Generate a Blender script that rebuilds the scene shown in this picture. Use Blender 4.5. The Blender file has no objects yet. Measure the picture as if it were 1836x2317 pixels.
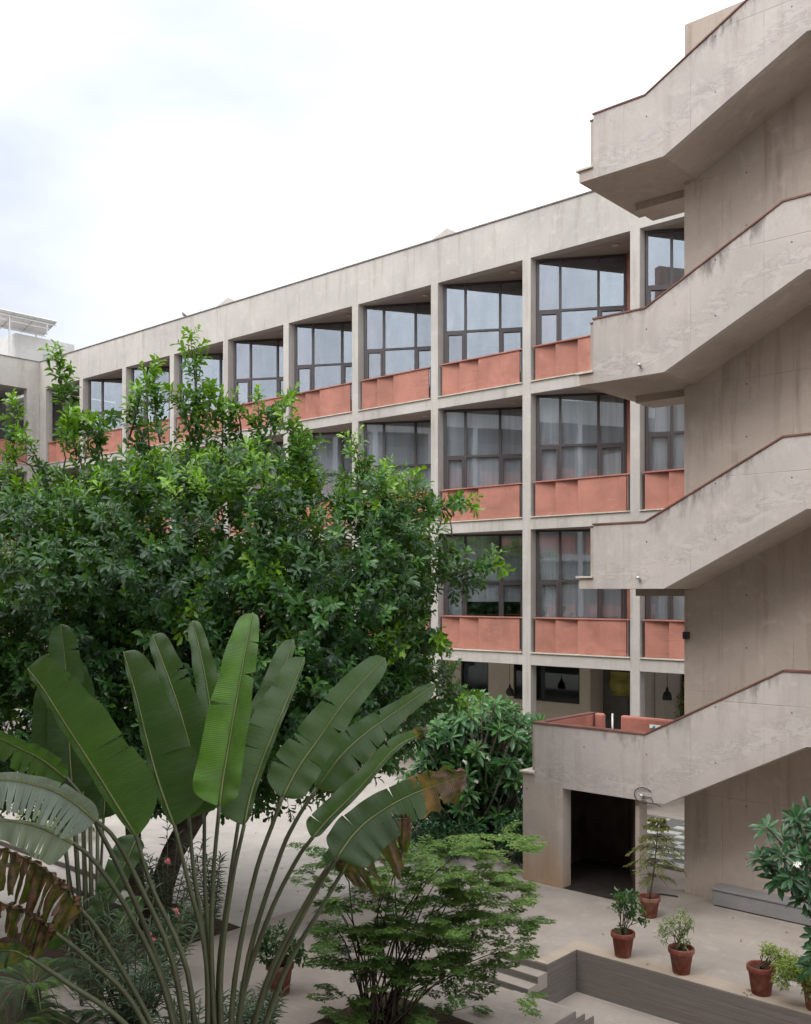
import bpy, math, random
import numpy as np
from mathutils import Vector, Matrix
R = math.radians
rng = np.random.default_rng(7)
random.seed(7)
SC = bpy.context.scene
COL = SC.collection

# ---------------------------------------------------------------- camera, sky, sun
F = 2233.0                      # focal length in pixels of the 1836 x 2317 photograph
TH = R(41.6)
CT, ST = math.cos(TH), math.sin(TH)
CX, HY = 918.0, 1340.0
cam_d = bpy.data.cameras.new('camera')
cam = bpy.data.objects.new('camera', cam_d); COL.objects.link(cam)
cam.location = (0, 0, 0); cam.rotation_euler = (R(90), 0, TH)
cam_d.sensor_fit = 'VERTICAL'; cam_d.sensor_height = 36.0
cam_d.lens = 36.0 * F / 2317.0
cam_d.shift_y = 181.5 / 2317.0
cam_d.clip_start = 0.05; cam_d.clip_end = 2000
SC.camera = cam
SUN_EL, SUN_AZ = R(50), R(190)
world = bpy.data.worlds.new('World'); SC.world = world
world.use_nodes = True
wn = world.node_tree
for n in list(wn.nodes): wn.nodes.remove(n)
w_out = wn.nodes.new('ShaderNodeOutputWorld'); w_bg = wn.nodes.new('ShaderNodeBackground')
sky = wn.nodes.new('ShaderNodeTexSky'); sky.sky_type = 'NISHITA'; sky.sun_disc = False
sky.sun_elevation = SUN_EL; sky.sun_rotation = SUN_AZ
sky.air_density = 1.0; sky.dust_density = 3.0
w_tc = wn.nodes.new('ShaderNodeTexCoord')
w_n = wn.nodes.new('ShaderNodeTexNoise'); w_n.inputs['Scale'].default_value = 1.7; w_n.inputs['Detail'].default_value = 5; w_n.inputs['Roughness'].default_value = 0.48
w_map = wn.nodes.new('ShaderNodeMapping'); w_map.inputs['Scale'].default_value = (1, 1, 2.2); w_map.inputs['Location'].default_value = (0.62, 0.30, 0.1)
wn.links.new(w_tc.outputs['Generated'], w_map.inputs['Vector']); wn.links.new(w_map.outputs['Vector'], w_n.inputs['Vector'])
w_r = wn.nodes.new('ShaderNodeValToRGB')
w_r.color_ramp.elements[0].position = 0.25; w_r.color_ramp.elements[0].color = (5.35, 5.75, 6.65, 1)
w_r.color_ramp.elements[1].position = 0.72; w_r.color_ramp.elements[1].color = (13.5, 13.6, 13.9, 1)
# the cloud is thinner and bluer towards the left of the view
w_dot = wn.nodes.new('ShaderNodeVectorMath'); w_dot.operation = 'DOT_PRODUCT'; wn.links.new(w_tc.outputs['Generated'], w_dot.inputs[0]); w_dot.inputs[1].default_value = (-0.845, 0.46, 0.27)
w_dr = wn.nodes.new('ShaderNodeMapRange'); w_dr.interpolation_type = 'SMOOTHSTEP'
for _i, _v in zip((1, 2, 3, 4), (0.76, 0.985, 0.30, -0.225)): w_dr.inputs[_i].default_value = _v
wn.links.new(w_dot.outputs['Value'], w_dr.inputs[0])
w_add = wn.nodes.new('ShaderNodeMath'); w_add.operation = 'ADD'; wn.links.new(w_n.outputs['Fac'], w_add.inputs[0]); wn.links.new(w_dr.outputs[0], w_add.inputs[1])
wn.links.new(w_add.outputs[0], w_r.inputs['Fac'])
w_mix = wn.nodes.new('ShaderNodeMix'); w_mix.data_type = 'RGBA'; w_mix.inputs[0].default_value = 0.9
wn.links.new(sky.outputs['Color'], w_mix.inputs[6]); wn.links.new(w_r.outputs['Color'], w_mix.inputs[7])
# an overcast sky brightens towards the zenith
w_sep = wn.nodes.new('ShaderNodeSeparateXYZ'); wn.links.new(w_tc.outputs['Generated'], w_sep.inputs[0])
w_mr = wn.nodes.new('ShaderNodeMapRange'); w_mr.inputs['From Min'].default_value = 0.25; w_mr.inputs['From Max'].default_value = 1.0
w_mr.inputs['To Min'].default_value = 1.0; w_mr.inputs['To Max'].default_value = 1.7
wn.links.new(w_sep.outputs['Z'], w_mr.inputs['Value'])
w_vm = wn.nodes.new('ShaderNodeVectorMath'); w_vm.operation = 'SCALE'
wn.links.new(w_mix.outputs[2], w_vm.inputs[0]); wn.links.new(w_mr.outputs['Result'], w_vm.inputs['Scale'])
wn.links.new(w_vm.outputs[0], w_bg.inputs['Color']); w_bg.inputs['Strength'].default_value = 0.1
wn.links.new(w_bg.outputs[0], w_out.inputs['Surface'])
sun_d = bpy.data.lights.new('sun', 'SUN'); sun_d.energy = 1.4; sun_d.angle = R(28); sun_d.color = (1.0, 0.97, 0.92)
sun = bpy.data.objects.new('sun', sun_d); COL.objects.link(sun)
_sd = Vector((math.cos(SUN_EL) * math.sin(SUN_AZ), math.cos(SUN_EL) * math.cos(SUN_AZ), math.sin(SUN_EL)))
sun.rotation_euler = (-_sd).to_track_quat('-Z', 'Y').to_euler()
SC.view_settings.view_transform = 'Standard'; SC.view_settings.look = 'None'
SC.view_settings.exposure = 0.5; SC.view_settings.gamma = 1.0; SC.view_settings.use_curve_mapping = False
SC.render.engine = 'CYCLES'
SC.cycles.max_bounces = 7; SC.cycles.diffuse_bounces = 4; SC.cycles.glossy_bounces = 3
SC.cycles.transparent_max_bounces = 12; SC.cycles.use_denoising = True
SC.cycles.sample_clamp_indirect = 6.0

# ---------------------------------------------------------------- coordinates
def W(px, py, d):
    """The world point at depth d (metres along the view axis) on the line of sight of a photograph pixel."""
    r = (px - CX) / F * d
    return Vector((CT * r - ST * d, ST * r + CT * d, (HY - py) / F * d))
def on_y(px, py, Y):
    k = (px - CX) / F
    return W(px, py, Y / (ST * k + CT))
def on_z(px, py, Z):
    return W(px, py, F * Z / (HY - py))
RIGHT = Vector((CT, ST, 0)); UP = Vector((0, 0, 1)); FWD = Vector((-ST, CT, 0))
TZ, CZ, LZ = -5.35, -5.45, -5.97      # terrace, courtyard, sunken path

# ---------------------------------------------------------------- materials
class NT:
    def __init__(s, name):
        s.m = bpy.data.materials.new(name); s.m.use_nodes = True; s.t = s.m.node_tree
        for n in list(s.t.nodes): s.t.nodes.remove(n)
        s.out = s.t.nodes.new('ShaderNodeOutputMaterial')
    def n(s, typ, **kw):
        x = s.t.nodes.new(typ)
        for k, v in kw.items(): setattr(x, k, v)
        return x
    def put(s, sock, v):
        if hasattr(v, 'is_output'): s.t.links.new(v, sock)
        elif v is not None:
            if isinstance(v, (tuple, list)) and len(v) == 3 and sock.type == 'RGBA': v = (*v, 1)
            sock.default_value = v
    def pos(s): return s.n('ShaderNodeNewGeometry').outputs['Position']
    def obj(s): return s.n('ShaderNodeTexCoord').outputs['Object']
    def uv(s): return s.n('ShaderNodeTexCoord').outputs['UV']
    def attr(s, name): return s.n('ShaderNodeAttribute', attribute_name=name).outputs['Fac']
    def math(s, op, a, b=None, c=None, clamp=False):
        x = s.n('ShaderNodeMath', operation=op, use_clamp=clamp)
        s.put(x.inputs[0], a); s.put(x.inputs[1], b); s.put(x.inputs[2], c)
        return x.outputs[0]
    def vmul(s, v, k):
        x = s.n('ShaderNodeVectorMath', operation='MULTIPLY'); s.put(x.inputs[0], v); s.put(x.inputs[1], k); return x.outputs[0]
    def sep(s, v):
        x = s.n('ShaderNodeSeparateXYZ'); s.put(x.inputs[0], v); return x.outputs
    def noise(s, v, scale=1, detail=4, rough=0.55, dist=0):
        x = s.n('ShaderNodeTexNoise'); s.put(x.inputs['Vector'], v)
        x.inputs['Scale'].default_value = scale; x.inputs['Detail'].default_value = detail
        x.inputs['Roughness'].default_value = rough; x.inputs['Distortion'].default_value = dist
        return x.outputs['Fac']
    def wave(s, v, scale, dist=0, detail=2, bands='X'):
        x = s.n('ShaderNodeTexWave', bands_direction=bands); s.put(x.inputs['Vector'], v)
        x.inputs['Scale'].default_value = scale; x.inputs['Distortion'].default_value = dist; x.inputs['Detail'].default_value = detail
        return x.outputs['Fac']
    def rng(s, v, a, b, c=0.0, d=1.0):
        x = s.n('ShaderNodeMapRange'); s.put(x.inputs[0], v)
        for i, q in zip((1, 2, 3, 4), (a, b, c, d)): x.inputs[i].default_value = q
        return x.outputs[0]
    def mix(s, f, a, b, mode='MIX'):
        x = s.n('ShaderNodeMix', data_type='RGBA', blend_type=mode); s.put(x.inputs[0], f); s.put(x.inputs[6], a); s.put(x.inputs[7], b)
        return x.outputs[2]
    def bump(s, h, strength=0.3, dist=0.01):
        x = s.n('ShaderNodeBump'); s.put(x.inputs['Height'], h); x.inputs['Strength'].default_value = strength; x.inputs['Distance'].default_value = dist
        return x.outputs[0]
    def bsdf(s, col, rough=0.8, spec=0.3, normal=None, **kw):
        x = s.n('ShaderNodeBsdfPrincipled'); s.put(x.inputs['Base Color'], col); s.put(x.inputs['Roughness'], rough)
        x.inputs['Specular IOR Level'].default_value = spec
        if normal is not None: s.put(x.inputs['Normal'], normal)
        for k, v in kw.items(): s.put(x.inputs[k], v)
        return x.outputs[0]
    def end(s, sh):
        s.t.links.new(sh, s.out.inputs['Surface']); return s.m

def concrete(name, base, ties=False, stain=False, boards=0.0, streak=0.35, floor=False, rough=0.85, joints=False, rust=False):
    t = NT(name); p = t.pos()
    big = t.noise(p, 0.55, 5, 0.6, 0.4)
    if floor:
        st = t.noise(t.vmul(p, (0.35, 0.9, 1)), 1.3, 6, 0.65, 0.8)
    else:
        st = t.noise(t.vmul(p, (2.6, 2.6, 0.22)), 1.5, 5, 0.6)
    fine = t.noise(p, 22, 4, 0.7)
    mid = t.noise(p, 3.4, 5, 0.62, 0.6)
    c = t.mix(t.rng(big, 0.3, 0.7), [v * 0.84 for v in base], [min(1, v * 1.10) for v in base])
    c = t.mix(t.math('MULTIPLY', t.rng(st, 0.52, 0.72), streak), c, [base[0] * 0.55, base[1] * 0.50, base[2] * 0.46])
    c = t.mix(t.math('MULTIPLY', t.rng(mid, 0.54, 0.70), 0.42), c, [min(1, v * 1.28) for v in base])
    c = t.mix(t.math('MULTIPLY', t.rng(fine, 0.35, 0.65), 0.16), c, [v * 0.7 for v in base])
    h = t.math('ADD', t.math('MULTIPLY', fine, 0.4), t.math('MULTIPLY', mid, 0.6))
    x = t.sep(p)
    if ties:
        fx = t.math('SUBTRACT', t.math('FRACT', t.math('MULTIPLY', t.math('ADD', x[0], 40.37), 1 / 1.22)), 0.5)
        fz = t.math('SUBTRACT', t.math('FRACT', t.math('MULTIPLY', t.math('ADD', x[2], 40.1), 1 / 0.9)), 0.5)
        d = t.math('SQRT', t.math('ADD', t.math('POWER', t.math('MULTIPLY', fx, 1.22), 2.0), t.math('POWER', t.math('MULTIPLY', fz, 0.9), 2.0)))
        dot = t.rng(d, 0.010, 0.018, 1.0, 0.0)
        c = t.mix(t.math('MULTIPLY', dot, 0.8), c, (0.05, 0.04, 0.035))
        h = t.math('SUBTRACT', h, dot)
    if joints:
        jx = t.math('ABSOLUTE', t.math('SUBTRACT', t.math('FRACT', t.math('MULTIPLY', t.math('ADD', x[0], 40.8), 1 / 1.22)), 0.5))
        jl = t.math('MULTIPLY', t.rng(jx, 0.0, 0.007, 1.0, 0.0), t.rng(mid, 0.35, 0.6))
        jz = t.math('ABSOLUTE', t.math('SUBTRACT', t.math('FRACT', t.math('MULTIPLY', t.math('ADD', x[2], 40.45), 1 / 1.8)), 0.5))
        jl2 = t.math('MULTIPLY', t.rng(jz, 0.0, 0.005, 1.0, 0.0), t.rng(big, 0.35, 0.6))
        jl = t.math('MAXIMUM', jl, jl2)
        c = t.mix(t.math('MULTIPLY', jl, 0.45), c, [v * 0.45 for v in base])
        h = t.math('SUBTRACT', h, jl)
    if boards:
        bw = t.noise(t.vmul(p, (0.55, 0.55, 13)), 1.0, 3, 0.6, 0.2)
        grain = t.noise(t.vmul(p, (2.2, 2.2, 60)), 1.0, 5, 0.75)
        fz = t.math('ABSOLUTE', t.math('SUBTRACT', t.math('FRACT', t.math('MULTIPLY', t.math('ADD', x[2], t.math('MULTIPLY', big, 0.02)), 1 / 0.088)), 0.5))
        seam = t.math('MULTIPLY', t.rng(fz, 0.0, 0.06, 1.0, 0.0), t.rng(t.noise(t.vmul(p, (1.1, 1.1, 7)), 1.0, 3, 0.6), 0.42, 0.58))
        c = t.mix(t.rng(bw, 0.35, 0.70, 0, 0.6), [v * 1.15 for v in base], [v * 0.72 for v in base])
        c = t.mix(t.rng(grain, 0.45, 0.72, 0, 0.55), c, [v * 0.5 for v in base])
        c = t.mix(t.math('MULTIPLY', seam, 0.6), c, [v * 0.35 for v in base])
        h = t.math('ADD', h, t.math('SUBTRACT', grain, seam))
    if floor:
        pool = t.noise(p, 0.9, 6, 0.68, 1.2)
        c = t.mix(t.rng(pool, 0.52, 0.68, 0, 0.45), c, [v * 0.62 for v in base])
        c = t.mix(t.rng(t.math('ABSOLUTE', t.math('SUBTRACT', pool, 0.53)), 0.0, 0.012, 0.22, 0.0), c, [v * 0.6 for v in base])
        for ax, sz, of in ((0, 2.4, 40.9), (1, 2.4, 41.35)):
            ja = t.math('ABSOLUTE', t.math('SUBTRACT', t.math('FRACT', t.math('MULTIPLY', t.math('ADD', x[ax], of), 1 / sz)), 0.5))
            c = t.mix(t.rng(ja, 0.0014, 0.0032, 0.35, 0.0), c, [v * 0.5 for v in base])
    if rust:
        rz = t.math('ADD', t.rng(x[2], -5.35, -4.1, 1.0, 0.0), t.math('MULTIPLY', t.math('SUBTRACT', st, 0.5), 1.2))
        c = t.mix(t.rng(rz, 0.3, 1.0, 0, 0.65), c, (0.40, 0.25, 0.13))
    if stain:
        u = t.sep(t.uv())
        su = t.n('ShaderNodeCombineXYZ'); t.put(su.inputs[0], t.math('MULTIPLY', u[0], 4.5)); t.put(su.inputs[1], t.math('MULTIPLY', u[1], 0.7)); t.put(su.inputs[2], x[2])
        drip = t.noise(su.outputs[0], 1.0, 5, 0.7)
        fall = t.rng(u[1], 0.0, 0.5, 1.0, 0.0)
        g = t.math('MULTIPLY', t.rng(t.math('ADD', drip, t.math('MULTIPLY', fall, 0.22)), 0.62, 0.80), t.rng(u[1], 0.0, 0.75, 0.85, 0.0))
        g = t.math('MULTIPLY', g, t.rng(t.noise(p, 0.8, 3, 0.5), 0.42, 0.60, 0.12, 1.0))
        lng = t.n('ShaderNodeCombineXYZ'); t.put(lng.inputs[0], t.math('MULTIPLY', u[0], 2.3)); t.put(lng.inputs[1], t.math('MULTIPLY', u[1], 0.18)); t.put(lng.inputs[2], t.math('MULTIPLY', x[2], 0.3))
        ld_ = t.noise(lng.outputs[0], 1.6, 4, 0.6)
        c = t.mix(t.math('MULTIPLY', t.rng(ld_, 0.64, 0.72, 0, 0.55), t.rng(u[1], 0.0, 0.9, 1.0, 0.1)), c, [v * 0.55 for v in base])
        c = t.mix(g, c, (0.075, 0.066, 0.058))
        low = t.math('MULTIPLY', t.rng(u[1], 0.55, 0.8), t.rng(u[1], 1.1, 1.0))
        pn = t.noise(t.vmul(p, (1.3, 1.3, 3.4)), 1.6, 7, 0.72, 0.9)
        line = t.math('MULTIPLY', t.rng(t.math('ABSOLUTE', t.math('SUBTRACT', pn, 0.5)), 0.0, 0.022, 1.0, 0.0), low)
        c = t.mix(t.math('MULTIPLY', line, 0.36), c, (0.12, 0.11, 0.11))
        c = t.mix(t.math('MULTIPLY', t.math('MULTIPLY', low, t.rng(pn, 0.5, 0.6)), 0.30), c, (0.50, 0.475, 0.455))
    return t.end(t.bsdf(c, rough, 0.25, t.bump(h, 0.45, 0.012)))

def terracotta(name='terracotta_paint', base=(0.375, 0.163, 0.124)):
    t = NT(name); p = t.pos()
    a = t.noise(p, 1.3, 5, 0.6, 0.5); b = t.noise(t.vmul(p, (4, 4, 0.8)), 1.4, 6, 0.7)
    sc = t.noise(t.vmul(p, (3.0, 3.0, 14.0)), 1.0, 6, 0.72, 1.0)
    f = t.noise(p, 30, 3, 0.6)
    c = t.mix(t.rng(a, 0.32, 0.68), [v * 0.70 for v in base], [v * 1.18 for v in base])
    c = t.mix(t.rng(b, 0.55, 0.78, 0, 0.45), c, (0.50, 0.235, 0.175))
    c = t.mix(t.rng(sc, 0.64, 0.70, 0, 0.75), c, (0.62, 0.36, 0.29))
    c = t.mix(t.rng(b, 0.42, 0.25, 0, 0.45), c, (0.22, 0.08, 0.06))
    rnd = t.n('ShaderNodeObjectInfo').outputs['Random']
    c = t.mix(t.rng(rnd, 0.0, 1.0, 0.0, 0.30), c, (0.36, 0.17, 0.125))
    z = t.noise(t.vmul(p, (1.5, 1.5, 9)), 1.0, 5, 0.7)
    blot = t.math('MULTIPLY', t.rng(z, 0.50, 0.62), t.rng(t.noise(p, 0.7, 3, 0.6), 0.5, 0.62))
    c = t.mix(t.math('MULTIPLY', blot, 0.7), c, (0.24, 0.12, 0.10))
    return t.end(t.bsdf(c, 0.7, 0.25, t.bump(f, 0.2, 0.004)))

def plain(name, col, rough=0.6, spec=0.4, var=0.18, metal=0.0, scale=6):
    t = NT(name); n = t.noise(t.obj(), scale, 5, 0.6)
    c = t.mix(t.rng(n, 0.3, 0.7), [v * (1 - var) for v in col], [min(1, v * (1 + var)) for v in col])
    return t.end(t.bsdf(c, rough, spec, t.bump(n, 0.15, 0.004), Metallic=metal))

def glass_mat(name='tinted_glass', refl=0.19, tint=(0.92, 0.94, 0.96, 1)):
    t = NT(name); p = t.pos()
    nrm = t.bump(t.noise(p, 0.55, 2, 0.5), 0.035, 0.05)
    g = t.n('ShaderNodeBsdfGlossy'); g.inputs['Roughness'].default_value = 0.015; t.put(g.inputs['Color'], t.mix(t.rng(t.noise(t.vmul(p, (2, 2, 0.6)), 1.5, 5, 0.65), 0.3, 0.75), (0.80, 0.87, 0.96), (0.62, 0.70, 0.78))); t.put(g.inputs['Normal'], nrm)
    g_r = t.n('ShaderNodeObjectInfo').outputs['Random']
    tr = t.n('ShaderNodeBsdfTransparent'); tr.inputs['Color'].default_value = tint
    fr = t.n('ShaderNodeLayerWeight'); fr.inputs['Blend'].default_value = 0.25
    m = t.n('ShaderNodeMixShader'); t.put(m.inputs[0], t.math('ADD', t.math('MULTIPLY', fr.outputs['Fresnel'], 0.5), t.math('ADD', refl - 0.03, t.math('MULTIPLY', g_r, 0.06))))
    t.t.links.new(tr.outputs[0], m.inputs[1]); t.t.links.new(g.outputs[0], m.inputs[2])
    return t.end(m.outputs[0])

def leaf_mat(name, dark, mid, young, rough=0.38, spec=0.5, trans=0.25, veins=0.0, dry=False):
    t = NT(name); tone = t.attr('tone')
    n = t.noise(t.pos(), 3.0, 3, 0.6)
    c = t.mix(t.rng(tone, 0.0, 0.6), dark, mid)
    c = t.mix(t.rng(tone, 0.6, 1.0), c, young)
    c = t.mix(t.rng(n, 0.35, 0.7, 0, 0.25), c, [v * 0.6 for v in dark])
    normal = None
    if veins:
        u = t.uv(); us = t.sep(u)
        w = t.wave(u, veins, 0.7, 2, 'X')
        wn_ = t.noise(t.vmul(u, (veins * 2.2, 1.2, 1)), 1.0, 3, 0.6)
        hh = t.math('ADD', t.math('MULTIPLY', w, 0.5), wn_)
        normal = t.bump(hh, 0.42, 0.006)
        c = t.mix(t.rng(wn_, 0.42, 0.70, 0, 0.42), c, [v * 1.6 for v in mid])
        c = t.mix(t.math('MULTIPLY', t.rng(w, 0.0, 0.3, 1.0, 0.0), 0.16), c, [v * 0.45 for v in mid])
        c = t.mix(t.rng(t.noise(t.vmul(u, (7, 0.8, 1)), 1.0, 4, 0.6), 0.36, 0.62, 0, 0.55), c, [v * 0.55 for v in mid])  # broad bands put the blade's sheen into its colour
        rib = t.rng(us[1], 0.0, 0.045, 1.0, 0.0)
        c = t.mix(t.math('MULTIPLY', rib, 0.6), c, (0.12, 0.15, 0.05))
    if dry:
        dn = t.math('ADD', t.attr('dry'), t.math('MULTIPLY', t.math('SUBTRACT', t.noise(t.pos(), 9, 5, 0.65), 0.5), 0.9))
        c = t.mix(t.rng(dn, 0.35, 0.5), c, (0.20, 0.085, 0.012))
        c = t.mix(t.rng(dn, 0.5, 0.75), c, t.mix(t.rng(t.noise(t.pos(), 14, 4, 0.6), 0.35, 0.65), (0.030, 0.012, 0.009), (0.15, 0.062, 0.038)))
    b = t.bsdf(c, rough, spec, normal)
    tl = t.n('ShaderNodeBsdfTranslucent'); t.put(tl.inputs['Color'], t.mix(0.5, c, [v * 1.6 for v in young]))
    if normal is not None: t.put(tl.inputs['Normal'], normal)
    m = t.n('ShaderNodeMixShader'); m.inputs[0].default_value = trans
    t.t.links.new(b, m.inputs[1]); t.t.links.new(tl.outputs[0], m.inputs[2])
    return t.end(m.outputs[0])

M = {}
M['facade'] = concrete('facade_concrete', (0.43, 0.41, 0.382), streak=0.5)
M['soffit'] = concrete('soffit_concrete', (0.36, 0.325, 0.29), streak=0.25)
M['stair'] = concrete('stair_concrete', (0.41, 0.372, 0.35), ties=True, stain=True, joints=True, streak=0.30)
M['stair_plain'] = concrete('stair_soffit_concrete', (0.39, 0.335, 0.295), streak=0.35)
M['core'] = concrete('core_wall_concrete', (0.385, 0.325, 0.278), ties=True, joints=True, streak=0.85)
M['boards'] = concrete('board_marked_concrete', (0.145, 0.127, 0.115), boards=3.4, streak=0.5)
M['terrace'] = concrete('terrace_floor', (0.32, 0.28, 0.247), floor=True, streak=0.28, rough=0.6)
M['court'] = concrete('courtyard_floor', (0.42, 0.39, 0.355), floor=True, streak=0.18, rough=0.6)
M['white'] = concrete('white_render', (0.50, 0.495, 0.49), streak=0.15)
M['granite'] = concrete('grey_granite', (0.215, 0.208, 0.21), streak=0.05, rough=0.5)
M['beige'] = concrete('beige_render', (0.50, 0.46, 0.39), streak=0.1)
M['terra'] = terracotta()
M['lining'] = terracotta('terracotta_lining', (0.40, 0.15, 0.118))
M['coping'] = plain('red_brown_coping', (0.15, 0.068, 0.055), 0.7, 0.3, 0.35, scale=4)
M['grey_coping'] = plain('grey_brown_coping', (0.17, 0.135, 0.12), 0.7, 0.3, 0.3, scale=4)
M['stone_cap'] = plain('pale_stone_cap', (0.50, 0.45, 0.38), 0.7, 0.3, 0.2)
M['frame'] = plain('dark_bronze_frame', (0.060, 0.050, 0.054), 0.45, 0.5, 0.15)
M['glass'] = glass_mat()
M['dark_glass'] = glass_mat('dark_ground_glass', 0.03, (0.35, 0.40, 0.38, 1))
def blind_mat():
    t = NT('grey_curtain'); p = t.pos(); rnd = t.n('ShaderNodeObjectInfo').outputs['Random']
    f = t.noise(t.vmul(p, (7, 7, 0.25)), 1.3, 4, 0.6, 0.3)
    c = t.mix(t.rng(f, 0.3, 0.7), (0.50, 0.50, 0.50), (0.88, 0.88, 0.87))  # light and shade of the folds put into colour as vertical streaks
    c = t.mix(t.math('MULTIPLY', rnd, 0.45), c, (0.45, 0.46, 0.47))
    return t.end(t.bsdf(c, 0.9, 0.1, t.bump(f, 0.6, 0.03)))
M['blind'] = blind_mat()
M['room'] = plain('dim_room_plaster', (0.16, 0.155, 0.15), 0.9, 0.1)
M['black'] = plain('black_metal', (0.02, 0.02, 0.02), 0.5, 0.4)
M['dark_door'] = plain('dark_brown_door', (0.013, 0.010, 0.009), 0.7, 0.2, 0.2)
M['grey_door'] = plain('grey_door', (0.10, 0.095, 0.095), 0.5, 0.4)
M['steel'] = plain('galvanised_steel', (0.45, 0.45, 0.46), 0.4, 0.5, 0.1, metal=0.6)
M['pv'] = plain('solar_panel_back', (0.72, 0.72, 0.73), 0.5, 0.4, 0.08)
M['paper'] = plain('white_paper', (0.75, 0.76, 0.77), 0.8, 0.2, 0.03)
M['blue_ink'] = plain('blue_ink', (0.08, 0.25, 0.38), 0.8, 0.2)
M['banner'] = plain('yellow_green_banner', (0.34, 0.33, 0.10), 0.8, 0.2, 0.25, scale=3)
M['soil'] = plain('dark_soil', (0.055, 0.040, 0.030), 0.95, 0.1, 0.45, scale=14)
M['bark'] = plain('dark_bark', (0.055, 0.042, 0.034), 0.95, 0.1, 0.5, scale=9)
M['twig'] = plain('grey_green_twig', (0.11, 0.10, 0.065), 0.9, 0.1, 0.3)
M['plumstem'] = plain('grey_stem', (0.17, 0.15, 0.125), 0.85, 0.2, 0.3)
M['petiole'] = plain('olive_petiole', (0.062, 0.070, 0.036), 0.5, 0.4, 0.35, scale=3)
M['midrib'] = plain('green_midrib', (0.15, 0.17, 0.065), 0.5, 0.4, 0.25, scale=3)
M['white_flower'] = plain('white_petal', (0.8, 0.79, 0.74), 0.7, 0.2, 0.05)
M['pink_flower'] = plain('pink_petal', (0.72, 0.22, 0.27), 0.7, 0.2, 0.15)
M['paver_pale'] = concrete('pale_paver', (0.40, 0.40, 0.37), floor=True, streak=0.1)
M['paver_grey'] = concrete('grey_paver', (0.12, 0.125, 0.115), floor=True, streak=0.1)
M['bird'] = plain('grey_feathers', (0.12, 0.12, 0.13), 0.9, 0.1)
M['ground'] = concrete('far_ground', (0.25, 0.23, 0.19), floor=True)
M['tree_leaf'] = leaf_mat('tree_leaf', (0.015, 0.047, 0.022), (0.038, 0.128, 0.024), (0.185, 0.36, 0.014), 0.33, 0.5, 0.28)
M['plum_leaf'] = leaf_mat('plumeria_leaf', (0.018, 0.056, 0.028), (0.042, 0.135, 0.040), (0.10, 0.25, 0.05), 0.33, 0.5, 0.2)
M['fern_leaf'] = leaf_mat('feathery_leaf', (0.036, 0.085, 0.024), (0.115, 0.205, 0.05), (0.21, 0.31, 0.07), 0.55, 0.3, 0.35)
M['oleander'] = leaf_mat('oleander_leaf', (0.030, 0.060, 0.034), (0.055, 0.105, 0.050), (0.13, 0.20, 0.06), 0.45, 0.4, 0.2)
M['lime_leaf'] = leaf_mat('lime_leaf', (0.07, 0.13, 0.03), (0.16, 0.26, 0.05), (0.34, 0.40, 0.10), 0.5, 0.3, 0.3)
M['pale_leaf'] = leaf_mat('pale_edged_leaf', (0.06, 0.12, 0.05), (0.17, 0.23, 0.10), (0.38, 0.40, 0.20), 0.5, 0.3, 0.25)
M['needle'] = leaf_mat('olive_needle', (0.05, 0.07, 0.02), (0.13, 0.145, 0.035), (0.22, 0.22, 0.05), 0.6, 0.2, 0.2)
M['blade'] = leaf_mat('palm_blade', (0.024, 0.048, 0.025), (0.058, 0.104, 0.034), (0.115, 0.29, 0.012), 0.40, 0.42, 0.26, veins=44, dry=True)
M['pale_blade'] = leaf_mat('sheen_blade', (0.10, 0.15, 0.12), (0.26, 0.33, 0.28), (0.28, 0.34, 0.15), 0.35, 0.5, 0.2, veins=40, dry=True)  # leaf sheen is put into these pale base colours
def pot_mat():
    t = NT('clay_pot'); o = t.obj(); n = t.noise(o, 5, 5, 0.6); z = t.sep(o)[2]
    c = t.mix(t.rng(n, 0.3, 0.7), (0.125, 0.030, 0.022), (0.19, 0.055, 0.036))
    c = t.mix(t.math('MULTIPLY', t.rng(t.noise(o, 12, 5, 0.7), 0.5, 0.75), 0.4), c, (0.30, 0.17, 0.13))
    c = t.mix(t.math('MULTIPLY', t.rng(t.noise(o, 3.1, 4, 0.7, 0.5), 0.48, 0.68), 0.45), c, (0.33, 0.22, 0.17))
    c = t.mix(t.rng(t.noise(o, 2.0, 5, 0.7), 0.56, 0.72, 0, 0.6), c, (0.07, 0.03, 0.022))
    return t.end(t.bsdf(c, 0.75, 0.25, t.bump(n, 0.3, 0.006)))
M['clay'] = pot_mat()

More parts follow.
